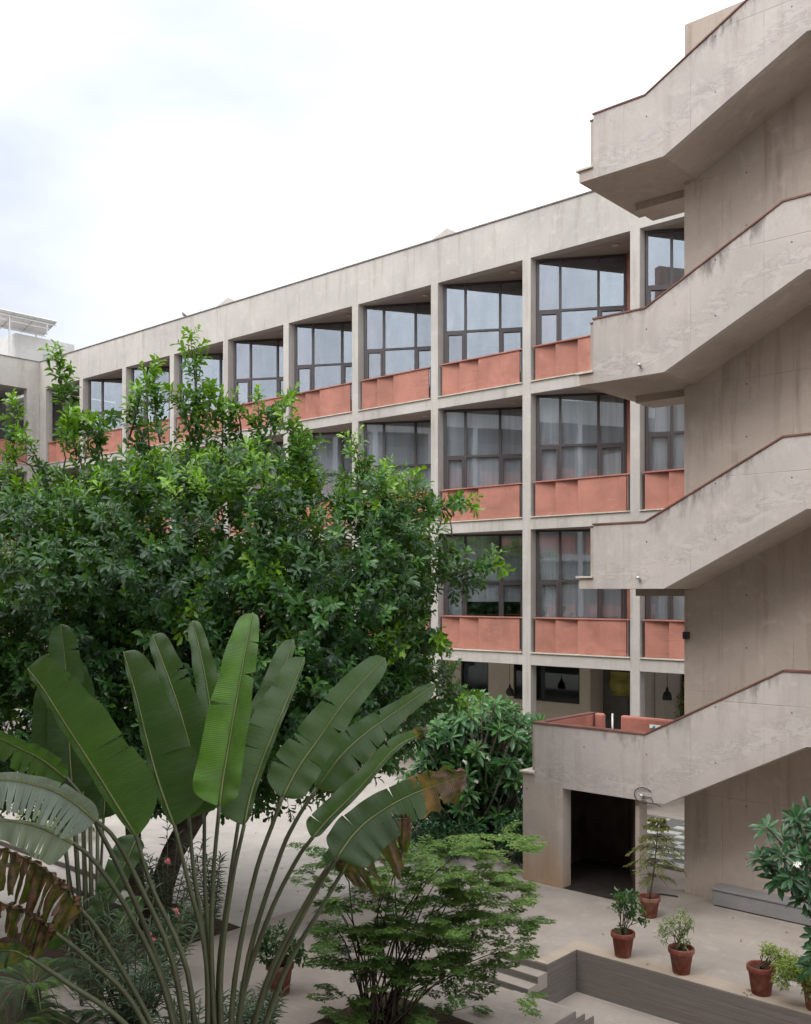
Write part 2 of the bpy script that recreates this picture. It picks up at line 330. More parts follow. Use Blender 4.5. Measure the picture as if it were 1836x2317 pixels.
# ---------------------------------------------------------------- mesh and object helpers
class MB:
    def __init__(s): s.v, s.f, s.uv, s.sm = [], [], {}, False
    def quad(s, a, b, c, d, uv=None):
        i = len(s.v); s.v += [tuple(a), tuple(b), tuple(c), tuple(d)]; s.f.append((i, i + 1, i + 2, i + 3))
        if uv: s.uv[len(s.f) - 1] = uv
    def poly(s, pts):
        i = len(s.v); s.v += [tuple(p) for p in pts]; s.f.append(tuple(range(i, i + len(pts))))
    def box(s, x0, x1, y0, y1, z0, z1):
        return s.obox((0, 0, 0), (1, 0, 0), (0, 1, 0), x0, x1, y0, y1, z0, z1)
    def obox(s, o, u, v, u0, u1, v0, v1, z0, z1):
        o, u, v = Vector(o), Vector(u), Vector(v); i = len(s.v)
        if u.cross(v).z < 0: v0, v1, v = -v1, -v0, -v
        for z in (z0, z1):
            for a, b in ((u0, v0), (u1, v0), (u1, v1), (u0, v1)):
                s.v.append(tuple(o + u * a + v * b + Vector((0, 0, z))))
        for q in ((3, 2, 1, 0), (4, 5, 6, 7), (0, 1, 5, 4), (1, 2, 6, 5), (2, 3, 7, 6), (3, 0, 4, 7)):
            s.f.append(tuple(i + k for k in q))
        return s
    def prism_y(s, pts, y0, y1):
        """pts: (x, z) outline, extruded along y."""
        i = len(s.v); n = len(pts)
        s.v += [(x, y0, z) for x, z in pts] + [(x, y1, z) for x, z in pts]
        a = sum(pts[k][0] * pts[(k + 1) % n][1] - pts[(k + 1) % n][0] * pts[k][1] for k in range(n))
        o = list(range(n)) if a > 0 else list(range(n))[::-1]
        s.f.append(tuple(i + k for k in o)); s.f.append(tuple(i + n + k for k in o[::-1]))
        for k in range(n):
            p, q = o[k], o[(k + 1) % n]; s.f.append((i + q, i + p, i + n + p, i + n + q))
        return s
    def tube(s, pts, rad, n=8, cap=True):
        pts = [Vector(p) for p in pts]; i = len(s.v); m = len(pts); ref = None
        if not hasattr(rad, '__len__'): rad = [rad] * m
        for k, p in enumerate(pts):
            t = (pts[min(k + 1, m - 1)] - pts[max(k - 1, 0)]).normalized()
            if ref is None: ref = Vector((0, 0, 1)) if abs(t.z) < 0.9 else Vector((1, 0, 0))
            a = (ref - t * ref.dot(t)).normalized(); b = t.cross(a); ref = a
            for j in range(n):
                w = 2 * math.pi * j / n; s.v.append(tuple(p + (a * math.cos(w) + b * math.sin(w)) * rad[k]))
        for k in range(m - 1):
            for j in range(n):
                q = i + k * n; s.f.append((q + j, q + (j + 1) % n, q + n + (j + 1) % n, q + n + j))
        if cap:
            s.f.append(tuple(i + j for j in range(n))[::-1]); s.f.append(tuple(i + (m - 1) * n + j for j in range(n)))
        s.sm = True
        return s
    def lathe(s, prof, n=24, o=(0, 0, 0)):
        i = len(s.v)
        for r, z in prof:
            for j in range(n):
                w = 2 * math.pi * j / n; s.v.append((o[0] + r * math.cos(w), o[1] + r * math.sin(w), o[2] + z))
        for k in range(len(prof) - 1):
            for j in range(n):
                q = i + k * n; s.f.append((q + j, q + (j + 1) % n, q + n + (j + 1) % n, q + n + j))
        s.sm = True
        return s
    def mesh(s, name):
        me = bpy.data.meshes.new(name); me.from_pydata(s.v, [], s.f)
        if s.uv:
            ul = me.uv_layers.new(name='UVMap')
            for fi, uv in s.uv.items():
                for li, w in zip(me.polygons[fi].loop_indices, uv): ul.data[li].uv = w
        if s.sm:
            me.polygons.foreach_set('use_smooth', [True] * len(me.polygons))
        me.update(); return me
    def build(s, name, mat, parent=None, bevel=0, auto=False):
        return link(name, s.mesh(name), mat, parent, bevel, s.sm and auto)

def link(name, me, mat, parent=None, bevel=0, auto=False):
    o = bpy.data.objects.new(name, me); COL.objects.link(o)
    if mat is not None and len(me.materials) == 0: me.materials.append(mat)
    if parent is not None:
        o.parent = parent; o.matrix_parent_inverse = parent_inv(parent)
    if bevel:
        b = o.modifiers.new('bevel', 'BEVEL'); b.width = bevel; b.segments = 2; b.limit_method = 'ANGLE'; b.angle_limit = R(40)
    return o
def parent_inv(p):
    m = Matrix.Identity(4)
    while p is not None:
        m = p.matrix_parent_inverse @ p.matrix_basis if p.parent is None else p.matrix_parent_inverse @ p.matrix_basis
        q = p.parent
        if q is None: return m.inverted()
        return (world_of(p)).inverted()
    return m
def world_of(o):
    m = o.matrix_basis.copy()
    if o.parent is not None: m = world_of(o.parent) @ o.matrix_parent_inverse @ m
    return m
def tag(o, label, cat, group=None):
    o['label'] = label; o['category'] = cat
    if group: o['group'] = group
    return o
def thing(name, label, cat, loc=(0, 0, 0), group=None):
    o = bpy.data.objects.new(name, None); COL.objects.link(o); o.location = loc; o.empty_display_size = 0.3
    return tag(o, label, cat, group)
def struct(o): o['kind'] = 'structure'; return o

def fast_mesh(name, V, T, tone=None, uv=None, dry=None, smooth=False):
    """V (n,3), T (m,3) triangles or (m,4) quads."""
    V = np.asarray(V, np.float32); T = np.asarray(T, np.int32); k = T.shape[1]
    me = bpy.data.meshes.new(name)
    me.vertices.add(len(V)); me.vertices.foreach_set('co', V.ravel())
    me.loops.add(T.size); me.loops.foreach_set('vertex_index', T.ravel())
    me.polygons.add(len(T)); me.polygons.foreach_set('loop_start', np.arange(0, T.size, k, dtype=np.int32))
    try: me.polygons.foreach_set('loop_total', np.full(len(T), k, np.int32))
    except Exception: pass
    if smooth: me.polygons.foreach_set('use_smooth', np.ones(len(T), bool))
    for nm, arr in (('tone', tone), ('dry', dry)):
        if arr is not None:
            a = me.attributes.new(nm, 'FLOAT', 'POINT'); a.data.foreach_set('value', np.asarray(arr, np.float32))
    if uv is not None:
        ul = me.uv_layers.new(name='UVMap'); ul.data.foreach_set('uv', np.asarray(uv, np.float32)[T.ravel()].ravel())
    me.update(calc_edges=True); me.validate()
    return me

# a leaf of eight points, folded along its midrib and curving down towards the tip
def leaf_template(shape='obovate', fold=0.22, droop=0.18):
    w = {'obovate': (0.30, 0.50), 'oval': (0.46, 0.40), 'lance': (0.5, 0.36), 'plum': (0.36, 0.5)}[shape]
    y1, y2 = 0.36, 0.74
    P = np.array([[0, 0, 0], [0, y1, -droop * y1 ** 2], [0, y2, -droop * y2 ** 2], [0, 1, -droop],
                  [-w[0], y1, fold * w[0] - droop * y1 ** 2], [w[0], y1, fold * w[0] - droop * y1 ** 2],
                  [-w[1], y2, fold * w[1] - droop * y2 ** 2], [w[1], y2, fold * w[1] - droop * y2 ** 2]])
    T = np.array([[0, 5, 1], [0, 1, 4], [1, 5, 7], [1, 7, 2], [4, 1, 2], [4, 2, 6], [2, 7, 3], [6, 2, 3]])
    return P, T
def leaves(pos, dirv, nrm, length, width, tone, tmpl):
    """Arrays of leaves: position, direction, rough normal, length, width, tone."""
    P, T = tmpl; n = len(pos)
    d = dirv / np.linalg.norm(dirv, axis=1, keepdims=True)
    x = np.cross(d, nrm); x /= np.linalg.norm(x, axis=1, keepdims=True) + 1e-9
    z = np.cross(x, d)
    L = np.broadcast_to(np.asarray(length, float), (n,))[:, None, None]; Wd = np.broadcast_to(np.asarray(width, float), (n,))[:, None, None]
    V = pos[:, None, :] + x[:, None, :] * (P[None, :, 0:1] * Wd) + d[:, None, :] * (P[None, :, 1:2] * L) + z[:, None, :] * (P[None, :, 2:3] * L)
    Tt = (T[None] + (np.arange(n) * len(P))[:, None, None]).reshape(-1, 3)
    return V.reshape(-1, 3), Tt, np.repeat(np.broadcast_to(tone, (n,)), len(P))
def unit(n): 
    v = rng.normal(size=(n, 3)); return v / np.linalg.norm(v, axis=1, keepdims=True)

# ================================================================= THE SETTING: ground, terrace, paths
def slab(name, x0, x1, y0, y1, z0, z1, mat):
    return struct(MB().box(x0, x1, y0, y1, z0, z1).build(name, mat))
g = MB(); g.quad((-400, -400, -6.3), (400, -400, -6.3), (400, 400, -6.3), (-400, 400, -6.3)); struct(g.build('ground', M['ground']))
slab('terrace', -12.42, 12, 13.08, 21.6, -6.2, TZ, M['terrace'])
slab('terrace', -12.42, -8.73, 10.87, 13.08, -6.2, TZ, M['terrace'])
slab('terrace', -8.73, -8.10, 11.94, 13.08, -6.2, TZ, M['terrace'])
slab('terrace', -12.42, -6.75, 6.4, 10.87, -6.2, TZ, M['terrace'])
slab('sunken_path', -7.88, 12, 11.9, 12.73, -6.2, LZ, M['terrace'])
slab('sunken_path', -6.75, 12, 2.0, 11.9, -6.2, LZ, M['terrace'])
slab('courtyard_floor', -40.9, -12.42, 10.3, 21.6, -6.2, CZ, M['court'])
slab('courtyard_floor', -14.6, -12.42, 10.1, 10.3, -6.2, CZ, M['court'])
slab('ground_floor', -41, -5, 21.6, 30, -6.2, TZ + 0.02, M['terrace'])
slab('courtyard_floor', -40.9, -14.9, 9.75, 10.3, -6.2, CZ - 0.1, M['court'])
slab('courtyard_floor', -40.9, -14.9, 6.4, 9.75, -6.2, CZ - 0.2, M['court'])
for i, y in enumerate((10.3, 9.75)):
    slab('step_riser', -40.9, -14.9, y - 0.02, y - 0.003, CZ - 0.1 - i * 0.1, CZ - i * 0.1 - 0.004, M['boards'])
slab('planting_bed', -14.9, -12.43, 6.4, 10.1, -6.2, TZ - 0.03, M['soil'])
slab('planting_bed', -18, -6.76, 0.6, 6.4, -6.2, TZ + 0.05, M['soil'])
slab('planting_bed', -8.95, -7.45, 8.25, 9.65, TZ, TZ + 0.035, M['soil'])
slab('planting_bed', -14.6, -11.0, 16.2, 18.9, TZ, TZ + 0.05, M['soil'])
# steps cut in the terrace, and the steps from the near platform to the sunken path
st = thing('terrace_steps', 'shallow concrete steps cut into the terrace behind the feathery shrub', 'steps', (-8.3, 11.5, TZ - 0.3))
for z, y0, y1 in ((-5.45, 11.70, 11.94), (-5.55, 11.46, 11.70), (-5.65, 10.87, 11.46)):
    MB().box(-8.73, -7.88, y0, y1, -6.2, z).build('step', M['terrace'], st)
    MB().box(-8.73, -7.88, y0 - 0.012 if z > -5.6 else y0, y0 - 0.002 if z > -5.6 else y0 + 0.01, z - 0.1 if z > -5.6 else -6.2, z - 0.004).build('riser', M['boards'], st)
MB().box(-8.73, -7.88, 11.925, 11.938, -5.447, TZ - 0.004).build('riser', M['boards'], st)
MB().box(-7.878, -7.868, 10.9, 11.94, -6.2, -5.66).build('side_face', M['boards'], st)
st = thing('path_steps', 'small concrete steps dropping from the near platform to the sunken path', 'steps', (-7.3, 11.5, LZ))
for i in range(2):
    MB().box(-7.86, -6.75, 10.872 + 0.22 * i, 10.872 + 0.22 * (i + 1), -6.2, -5.45 - 0.1 * i).build('step', M['terrace'], st)
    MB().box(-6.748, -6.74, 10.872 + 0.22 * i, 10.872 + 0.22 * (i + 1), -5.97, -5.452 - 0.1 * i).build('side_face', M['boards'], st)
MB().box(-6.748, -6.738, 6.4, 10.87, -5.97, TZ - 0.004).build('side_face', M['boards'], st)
rw = thing('retaining_wall', 'board-marked grey concrete retaining wall under the row of clay pots', 'wall', (-7.88, 12.73, LZ))
MB().box(-8.098, 12, 12.73, 13.078, -6.2, TZ + 0.004).build('wall', M['boards'], rw, 0.012)
MB().box(-8.098, -7.88, 11.94, 12.728, -6.2, TZ + 0.004).build('return_wall', M['boards'], rw, 0.012)
cp = concrete('tan_wall_top', (0.36, 0.30, 0.24), floor=True, streak=0.3)
MB().box(-8.095, 12, 12.735, 13.075, TZ + 0.005, TZ + 0.009).build('wall_top', cp, rw)
MB().box(-8.095, -7.885, 11.945, 12.732, TZ + 0.005, TZ + 0.009).build('wall_top', cp, rw)
# patterned yard seen through the gap under the stairs
yard = struct(MB().box(-14.5, -4, 17.75, 21.58, TZ + 0.001, TZ + 0.006).build('paved_yard', M['paver_grey']))
kerb = struct(MB().box(-11.0, -4, 17.62, 17.74, TZ, TZ + 0.07).build('kerb', M['facade']))
ptile = MB().box(-0.19, 0.19, -0.12, 0.12, 0, 0.02).mesh('paver')
for i in range(18):
    for j in range(14):
        if (i + j) % 2 == 0 and random.random() < 0.85:
            o = link('paver', ptile, M['paver_pale'], yard); o.location = (-11.3 + 0.40 * i, 17.95 + 0.26 * j, TZ + 0.006)

# ================================================================= MAIN BUILDING
FL = {'A': 5.58, 'B': 1.98, 'C': -1.62}
CEIL = {'A': 8.88, 'B': 5.27, 'C': 1.67}
YF = 21.8
bld = thing('office_building', 'long grey concrete building with terracotta balcony panels and angled windows behind the trees', 'building', (-23, 24, TZ))
xc = lambda i: -11.97 - 3.2 * i
CW = 0.26
for i in range(-2, 9):
    MB().box(xc(i), xc(i) + CW, YF - 0.004, YF + 0.26, TZ, 8.88).build('column', M['facade'], bld)
MB().box(-40.9, -40.35, YF - 0.004, YF + 0.3, TZ, 8.88).build('column', M['facade'], bld)
for k, z in FL.items():
    MB().box(-40.9, -5.3, YF, 29, z - 0.31, z).build('floor_slab', M['facade'], bld)
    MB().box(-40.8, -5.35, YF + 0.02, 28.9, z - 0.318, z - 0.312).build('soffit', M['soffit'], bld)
MB().box(-40.9, -5.3, YF + 0.3, 29, 8.9, 9.15).build('roof_slab', M['facade'], bld)
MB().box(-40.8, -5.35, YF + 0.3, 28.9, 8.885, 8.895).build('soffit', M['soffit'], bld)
MB().box(-40.9, -5.3, YF, YF + 0.3, 8.88, 10.12).build('parapet', M['facade'], bld)
MB().box(-40.9, -5.3, YF - 0.03, YF + 0.33, 10.123, 10.155).build('coping', M['grey_coping'], bld)
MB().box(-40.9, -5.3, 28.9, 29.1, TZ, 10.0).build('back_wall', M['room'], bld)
MB().box(-5.5, -5.3, YF + 0.3, 29, TZ, 10.0).build('end_wall', M['facade'], bld)

T_DIR = Vector((0.8696, 0.4937, 0)); T_N = Vector((0.4937, -0.8696, 0))
LG = 2.27
def window(x0, fl, closed):
    F0, C0 = FL[fl], CEIL[fl]
    o = Vector((x0 + 0.03, YF + 0.30, 0)); zt = F0 + 1.92
    us = [0.0, 0.26 * LG, 0.70 * LG, LG]
    m = MB()
    for u in us: m.obox(o, T_DIR, T_N, u - 0.035, u + 0.035, -0.04, 0.05, F0 + 0.002, C0 - 0.006)
    for a, b in zip(us[:-1], us[1:]):
        m.obox(o, T_DIR, T_N, a + 0.036, b - 0.036, -0.035, 0.045, zt - 0.03, zt + 0.03)
        m.obox(o, T_DIR, T_N, a + 0.036, b - 0.036, -0.035, 0.045, C0 - 0.06, C0 - 0.008)
        m.obox(o, T_DIR, T_N, a + 0.036, b - 0.036, -0.035, 0.045, F0 + 0.004, F0 + 0.06)
    w = m.build('window', M['frame'], bld)
    for c in (0, 2):                                # opening casements in the outer lower lights
        a, b = us[c] + 0.04, us[c + 1] - 0.04
        s = MB()
        s.obox(o, T_DIR, T_N, a, a + 0.06, 0.0, 0.062, F0 + 0.07, zt - 0.035); s.obox(o, T_DIR, T_N, b - 0.06, b, 0.0, 0.062, F0 + 0.07, zt - 0.035)
        s.obox(o, T_DIR, T_N, a + 0.061, b - 0.061, 0.0, 0.062, F0 + 0.07, F0 + 0.13); s.obox(o, T_DIR, T_N, a + 0.061, b - 0.061, 0.0, 0.062, zt - 0.095, zt - 0.035)
        s.build('casement', M['frame'], w)
    for c, (a, b) in enumerate(zip(us[:-1], us[1:])):
        for lo, hi, row in ((F0 + 0.06, zt - 0.03, 0), (zt + 0.03, C0 - 0.06, 1)):
            MB().obox(o, T_DIR, T_N, a + 0.034, b - 0.034, -0.004, 0.004, lo, hi).build('pane', M['glass'], w)
            drop = closed[c] if row == 0 or closed[c] == 1 else 0.0
            if hi - (hi - lo) * (1 - drop) < hi - 0.02:
                MB().obox(o, T_DIR, T_N, a + 0.0, b - 0.0, -0.075, -0.065, lo + (hi - lo) * drop - 0.03, hi + 0.03).build('blind', M['blind'], w)
    # terracotta wall beside the deep end of the glass, and the pier that closes the room
    e = o + T_DIR * LG
    return e
def balustrade(x0, x1, fl):
    F0 = FL[fl]; y = YF + 0.07
    MB().box(x0 + 0.05, x1 - 0.03, y - 0.035, y + 0.17, F0 + 0.925, F0 + 0.955).build('handrail', M['terra'], bld)
    for a, b, dy in ((0.10, 0.73, 0.12), (0.735, 1.40, 0.12), (1.405, x1 - x0 - 0.15, 0.0)):
        p, q = Vector((x0 + a, y, 0)), Vector((x0 + b, y + dy, 0)); u = (q - p); L = u.length; u /= L
        MB().obox(p, u, Vector((-u.y, u.x, 0)), 0, L, 0, 0.03, F0 + 0.035, F0 + 0.92).build('balcony_panel', M['terra'], bld)
    MB().box(x0 + 0.002, x1 - 0.002, YF - 0.045, YF + 0.2, F0 + 0.001, F0 + 0.026).build('ledge', M['stone_cap'], bld)
    MB().box(x1 - 0.10, x1 - 0.06, y, y + 0.04, F0 + 0.027, F0 + 0.924).build('post', M['frame'], bld)
for i in range(-2, 8):
    x0, x1 = xc(i + 1) + CW, xc(i)
    for fl in 'ABC':
        cl = (1, 1, 1) if fl == 'A' else (0, 0, 0)
        if fl == 'C': cl = {0: (0.14, 0.02, 0.02), 1: (0.05, 0.72, 0.72), 2: (0.3, 0.5, 0.1)}.get(i, (0.06, 0.0, 0.3))
        if fl == 'B' and i == 2: cl = (0.0, 0.55, 0.6)
        e = window(x0, fl, cl)
        MB().box(e.x + 0.04, x1 + 0.0, e.y, e.y + 0.08, FL[fl] + 0.002, CEIL[fl] - 0.008).build('side_panel', M['terra'], bld)
        MB().box(x1 + 0.04, x1 + CW - 0.04, YF + 0.262, e.y + 0.08, FL[fl] + 0.002, CEIL[fl] - 0.008).build('partition', M['terra'], bld)
        balustrade(x0, x1, fl)
        if fl != 'C':
            MB().lathe([(0.0, -0.02), (0.085, -0.02), (0.10, -0.012), (0.10, 0.0)], 16, (x1 - 0.75, YF + 0.62, CEIL[fl] - 0.013)).build('ceiling_light', M['white'], bld)
# open bay beside the corner
x0, x1 = -40.35, xc(8)
for fl in 'ABC': balustrade(x0, x1, fl)
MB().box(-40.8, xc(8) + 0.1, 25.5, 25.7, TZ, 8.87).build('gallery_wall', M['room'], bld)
# ground floor behind the columns: walls, windows, door recess
GY = 24.5
MB().box(-40.8, -14.8, GY, GY + 0.2, TZ + 0.02, -3.22).build('wall', M['beige'], bld)
segs = [(-40.8, -24.6), (-23.2, -22.6), (-21.2, -19.42), (-18.33, -17.39), (-15.07, -14.8)]
for a, b in segs: MB().box(a, b, GY + 0.002, GY + 0.2, -3.219, -1.94).build('wall', M['beige'], bld)
for a, b in ((-24.6, -23.2), (-22.6, -21.2), (-19.42, -18.33), (-17.39, -15.07)):
    w = MB().box(a + 0.002, b - 0.002, GY + 0.06, GY + 0.075, -3.217, -1.945).build('window', M['dark_glass'], bld)
    f = MB()
    f.box(a, b, GY + 0.03, GY + 0.1, -3.219, -3.17); f.box(a, a + 0.05, GY + 0.031, GY + 0.099, -3.169, -1.95); f.box(b - 0.05, b, GY + 0.031, GY + 0.099, -3.169, -1.95)
    f.build('window_frame', M['black'], w)
    MB().box(a - 0.1, b + 0.1, GY + 1.6, GY + 1.7, TZ + 0.02, -1.95).build('room_wall', M['room'], w)
MB().box(-14.8, -14.72, GY, GY + 0.72, TZ + 0.02, -1.94).build('recess_wall', M['beige'], bld)
MB().box(-14.718, -13.2, 25.24, 25.34, TZ + 0.02, -1.94).build('recess_wall', M['room'], bld)
dr = MB().box(-14.35, -13.42, 25.19, 25.236, TZ + 0.03, -2.98).build('door', M['grey_door'], bld)
MB().box(-13.90, -13.87, 25.18, 25.189, TZ + 0.05, -3.0).build('door_gap', M['black'], dr)
MB().box(-13.2, -11.98, GY, GY + 0.12, TZ + 0.02, -1.94).build('panel_wall', M['facade'], bld)
MB().box(-12.72, -12.705, GY - 0.005, GY - 0.001, TZ + 0.02, -1.95).build('joint', M['black'], bld)
MB().box(-11.0, -5.4, GY + 1.2, GY + 1.3, TZ + 0.02, -1.94).build('wall', M['beige'], bld)
# roof lights: little gabled concrete hoods behind the parapet
def hood(px0, py0, pxp, pyp, px1, py1, Y):
    a, p, b = on_y(px0, py0, Y), on_y(pxp, pyp, Y), on_y(px1, py1, Y)
    MB().prism_y([(a.x, 9.16), (a.x, a.z), (p.x, p.z), (b.x, b.z), (b.x, 9.16)], Y, Y + 2.2).build('roof_light', M['facade'], bld)
hood(966, 552, 1012, 516, 1050, 534, 23.6)
hood(482, 700, 516, 673, 552, 690, 23.6)
# ---- banner, pendant lamps
ban = MB()
B0, B1 = on_y(1381, 1519, 25.1), on_y(1426, 1576, 25.1)
for k in range(12):
    a, b = k / 12, (k + 1) / 12
    za, zb = B0.z + (B1.z - B0.z) * a, B0.z + (B1.z - B0.z) * b
    ban.quad((B0.x, 25.1 + 0.04 * math.sin(a * 9), za), (B0.x, 25.1 + 0.04 * math.sin(b * 9), zb), (B1.x, 25.12 + 0.04 * math.sin(b * 9 + 0.5), zb), (B1.x, 25.12 + 0.04 * math.sin(a * 9 + 0.5), za))
ban.sm = True
o = ban.build('banner', M['banner']); sd = o.modifiers.new('cloth', 'SOLIDIFY'); sd.thickness = 0.01
tag(o, 'yellow-green cloth banner hanging over the dark ground-floor doors', 'banner')
def pendant(px, py, Y, label):
    b = on_y(px, py, Y); t = thing('pendant_lamp', label, 'lamp', b, 'black bell lamps in the ground-floor corridor')
    MB().lathe([(0.115, 0.0), (0.12, 0.03), (0.112, 0.12), (0.085, 0.19), (0.04, 0.235), (0.03, 0.30), (0.012, 0.33)], 20, b).build('lamp_shade', M['black'], t)
    MB().tube([(b.x, b.y, b.z + 0.33), (b.x, b.y, -1.94)], 0.008, 6).build('cable', M['black'], t)
pendant(1510, 1584, 23.2, 'black bell pendant lamp hanging against the pale panelled wall, next to the staircase')
pendant(1154, 1574, 23.2, 'black bell pendant lamp above the green plumeria, partly hidden by its leaves')

# ================================================================= LEFT WING, ROOFTOP BLOCK, SOLAR ARRAY
wing = thing('side_wing', 'concrete wing closing the far left end with open dark galleries and terracotta panels', 'building', (-42, 10, TZ))
XW = -40.9
for y in (21.22, 17.15, 13.9, 10.7, 7.5, 4.3, 1.1):
    MB().box(XW - 0.3, XW + 0.004, y, y + (0.57 if y > 20 else 0.26), TZ, 8.88).build('column', M['facade'], wing)
for k, z in FL.items():
    MB().box(-47, XW, -8, YF - 0.001, z - 0.31, z).build('floor_slab', M['facade'], wing)
    MB().box(XW - 0.2, XW + 0.045, -8, YF - 0.05, z + 0.001, z + 0.026).build('ledge', M['stone_cap'], wing)
    ys = [21.22, 17.15, 13.9, 10.7, 7.5, 4.3]
    for a, b in zip(ys[1:], ys[:-1]):
        a += 0.28; n = 3; L = (b - a - 0.04) / n
        for j in range(n):
            MB().obox((XW - 0.08, a + 0.02 + L * j, 0), Vector((0.10 / L, 1, 0)).normalized() if j else Vector((0, 1, 0)), Vector((-1, 0, 0)), 0, L - 0.01, 0, 0.03, z + 0.03, z + 0.93).build('balcony_panel', M['terra'], wing)
        MB().box(XW - 0.14, XW - 0.04, a, b - 0.02, z + 0.932, z + 0.96).build('handrail', M['terra'], wing)
MB().box(-47, XW - 0.3, -8, YF, 8.9, 9.1).build('roof_slab', M['facade'], wing)
MB().box(XW - 0.3, XW, -8, YF - 0.002, 8.88, 10.12).build('parapet', M['facade'], wing)
MB().box(XW - 0.33, XW + 0.03, -8, YF - 0.04, 10.123, 10.155).build('coping', M['grey_coping'], wing)
MB().box(-44.2, -44, -8, YF, TZ, 8.88).build('gallery_wall', M['room'], wing)
MB().box(-47, XW - 0.002, YF + 0.3, YF + 0.5, TZ, 8.9).build('end_wall', M['room'], wing)
MB().box(XW - 0.1, XW - 0.001, YF + 0.3, 29, TZ, 8.87).build('end_wall', M['room'], wing)
rb = thing('rooftop_block', 'white rooftop block with a recessed strip window under the solar panels', 'building', (-48, 25, 9.1))
MB().box(-52, -46, 23.3, 26.4, 8.0, 12.6).build('wall', M['white'], rb)
MB().box(-52, -46, 26.401, 30.0, 8.0, 11.0).build('wall', M['white'], rb)
MB().box(-46.0, -45.96, 24.75, 26.36, 10.6, 11.85).build('window_frame', M['white'], rb)
MB().box(-45.96, -45.945, 24.8, 26.33, 10.65, 11.80).build('window', M['glass'], rb)
sa = thing('solar_array', 'tilted solar panel array on grey posts above the white rooftop block', 'solar panels', (-45.6, 22, 12.6))
tl = Vector((-1.5, 0, -0.48)); tl_u = tl.normalized()
sn = Vector((0, 1, 0)).cross(tl_u)
for j in range(5):
    for r_ in range(2):
        b0 = Vector((-44.9, 24.85 - 1.06 * j, 13.28)) + tl * (0.5 * r_ + 0.01)
        m = MB()
        pts = [b0, b0 + tl * 0.48, b0 + tl * 0.48 + Vector((0, -1.03, 0)), b0 + Vector((0, -1.03, 0))]
        up = [p + sn * 0.035 for p in pts]
        m.poly(pts); m.poly(up[::-1])
        for k in range(4): m.quad(pts[k], up[k], up[(k + 1) % 4], pts[(k + 1) % 4])
        m.build('panel', M['pv'], sa)
for x, z in ((-45.15, 13.16), (-46.2, 12.82)):
    MB().box(x - 0.03, x + 0.03, 19.5, 24.95, z - 0.06, z - 0.005).build('rail', M['steel'], sa)
    for y in (24.4, 22.5, 20.3):
        MB().box(x - 0.035, x + 0.035, y, y + 0.07, 9.1 if y < 23 else 12.6, z - 0.061).build('post', M['steel'], sa)
for j in range(6):
    y = 24.83 - 1.06 * j
    b0 = Vector((-44.9, y, 13.245)); m = MB(); m.tube([b0, b0 + tl], 0.018, 6); m.build('purlin', M['steel'], sa)

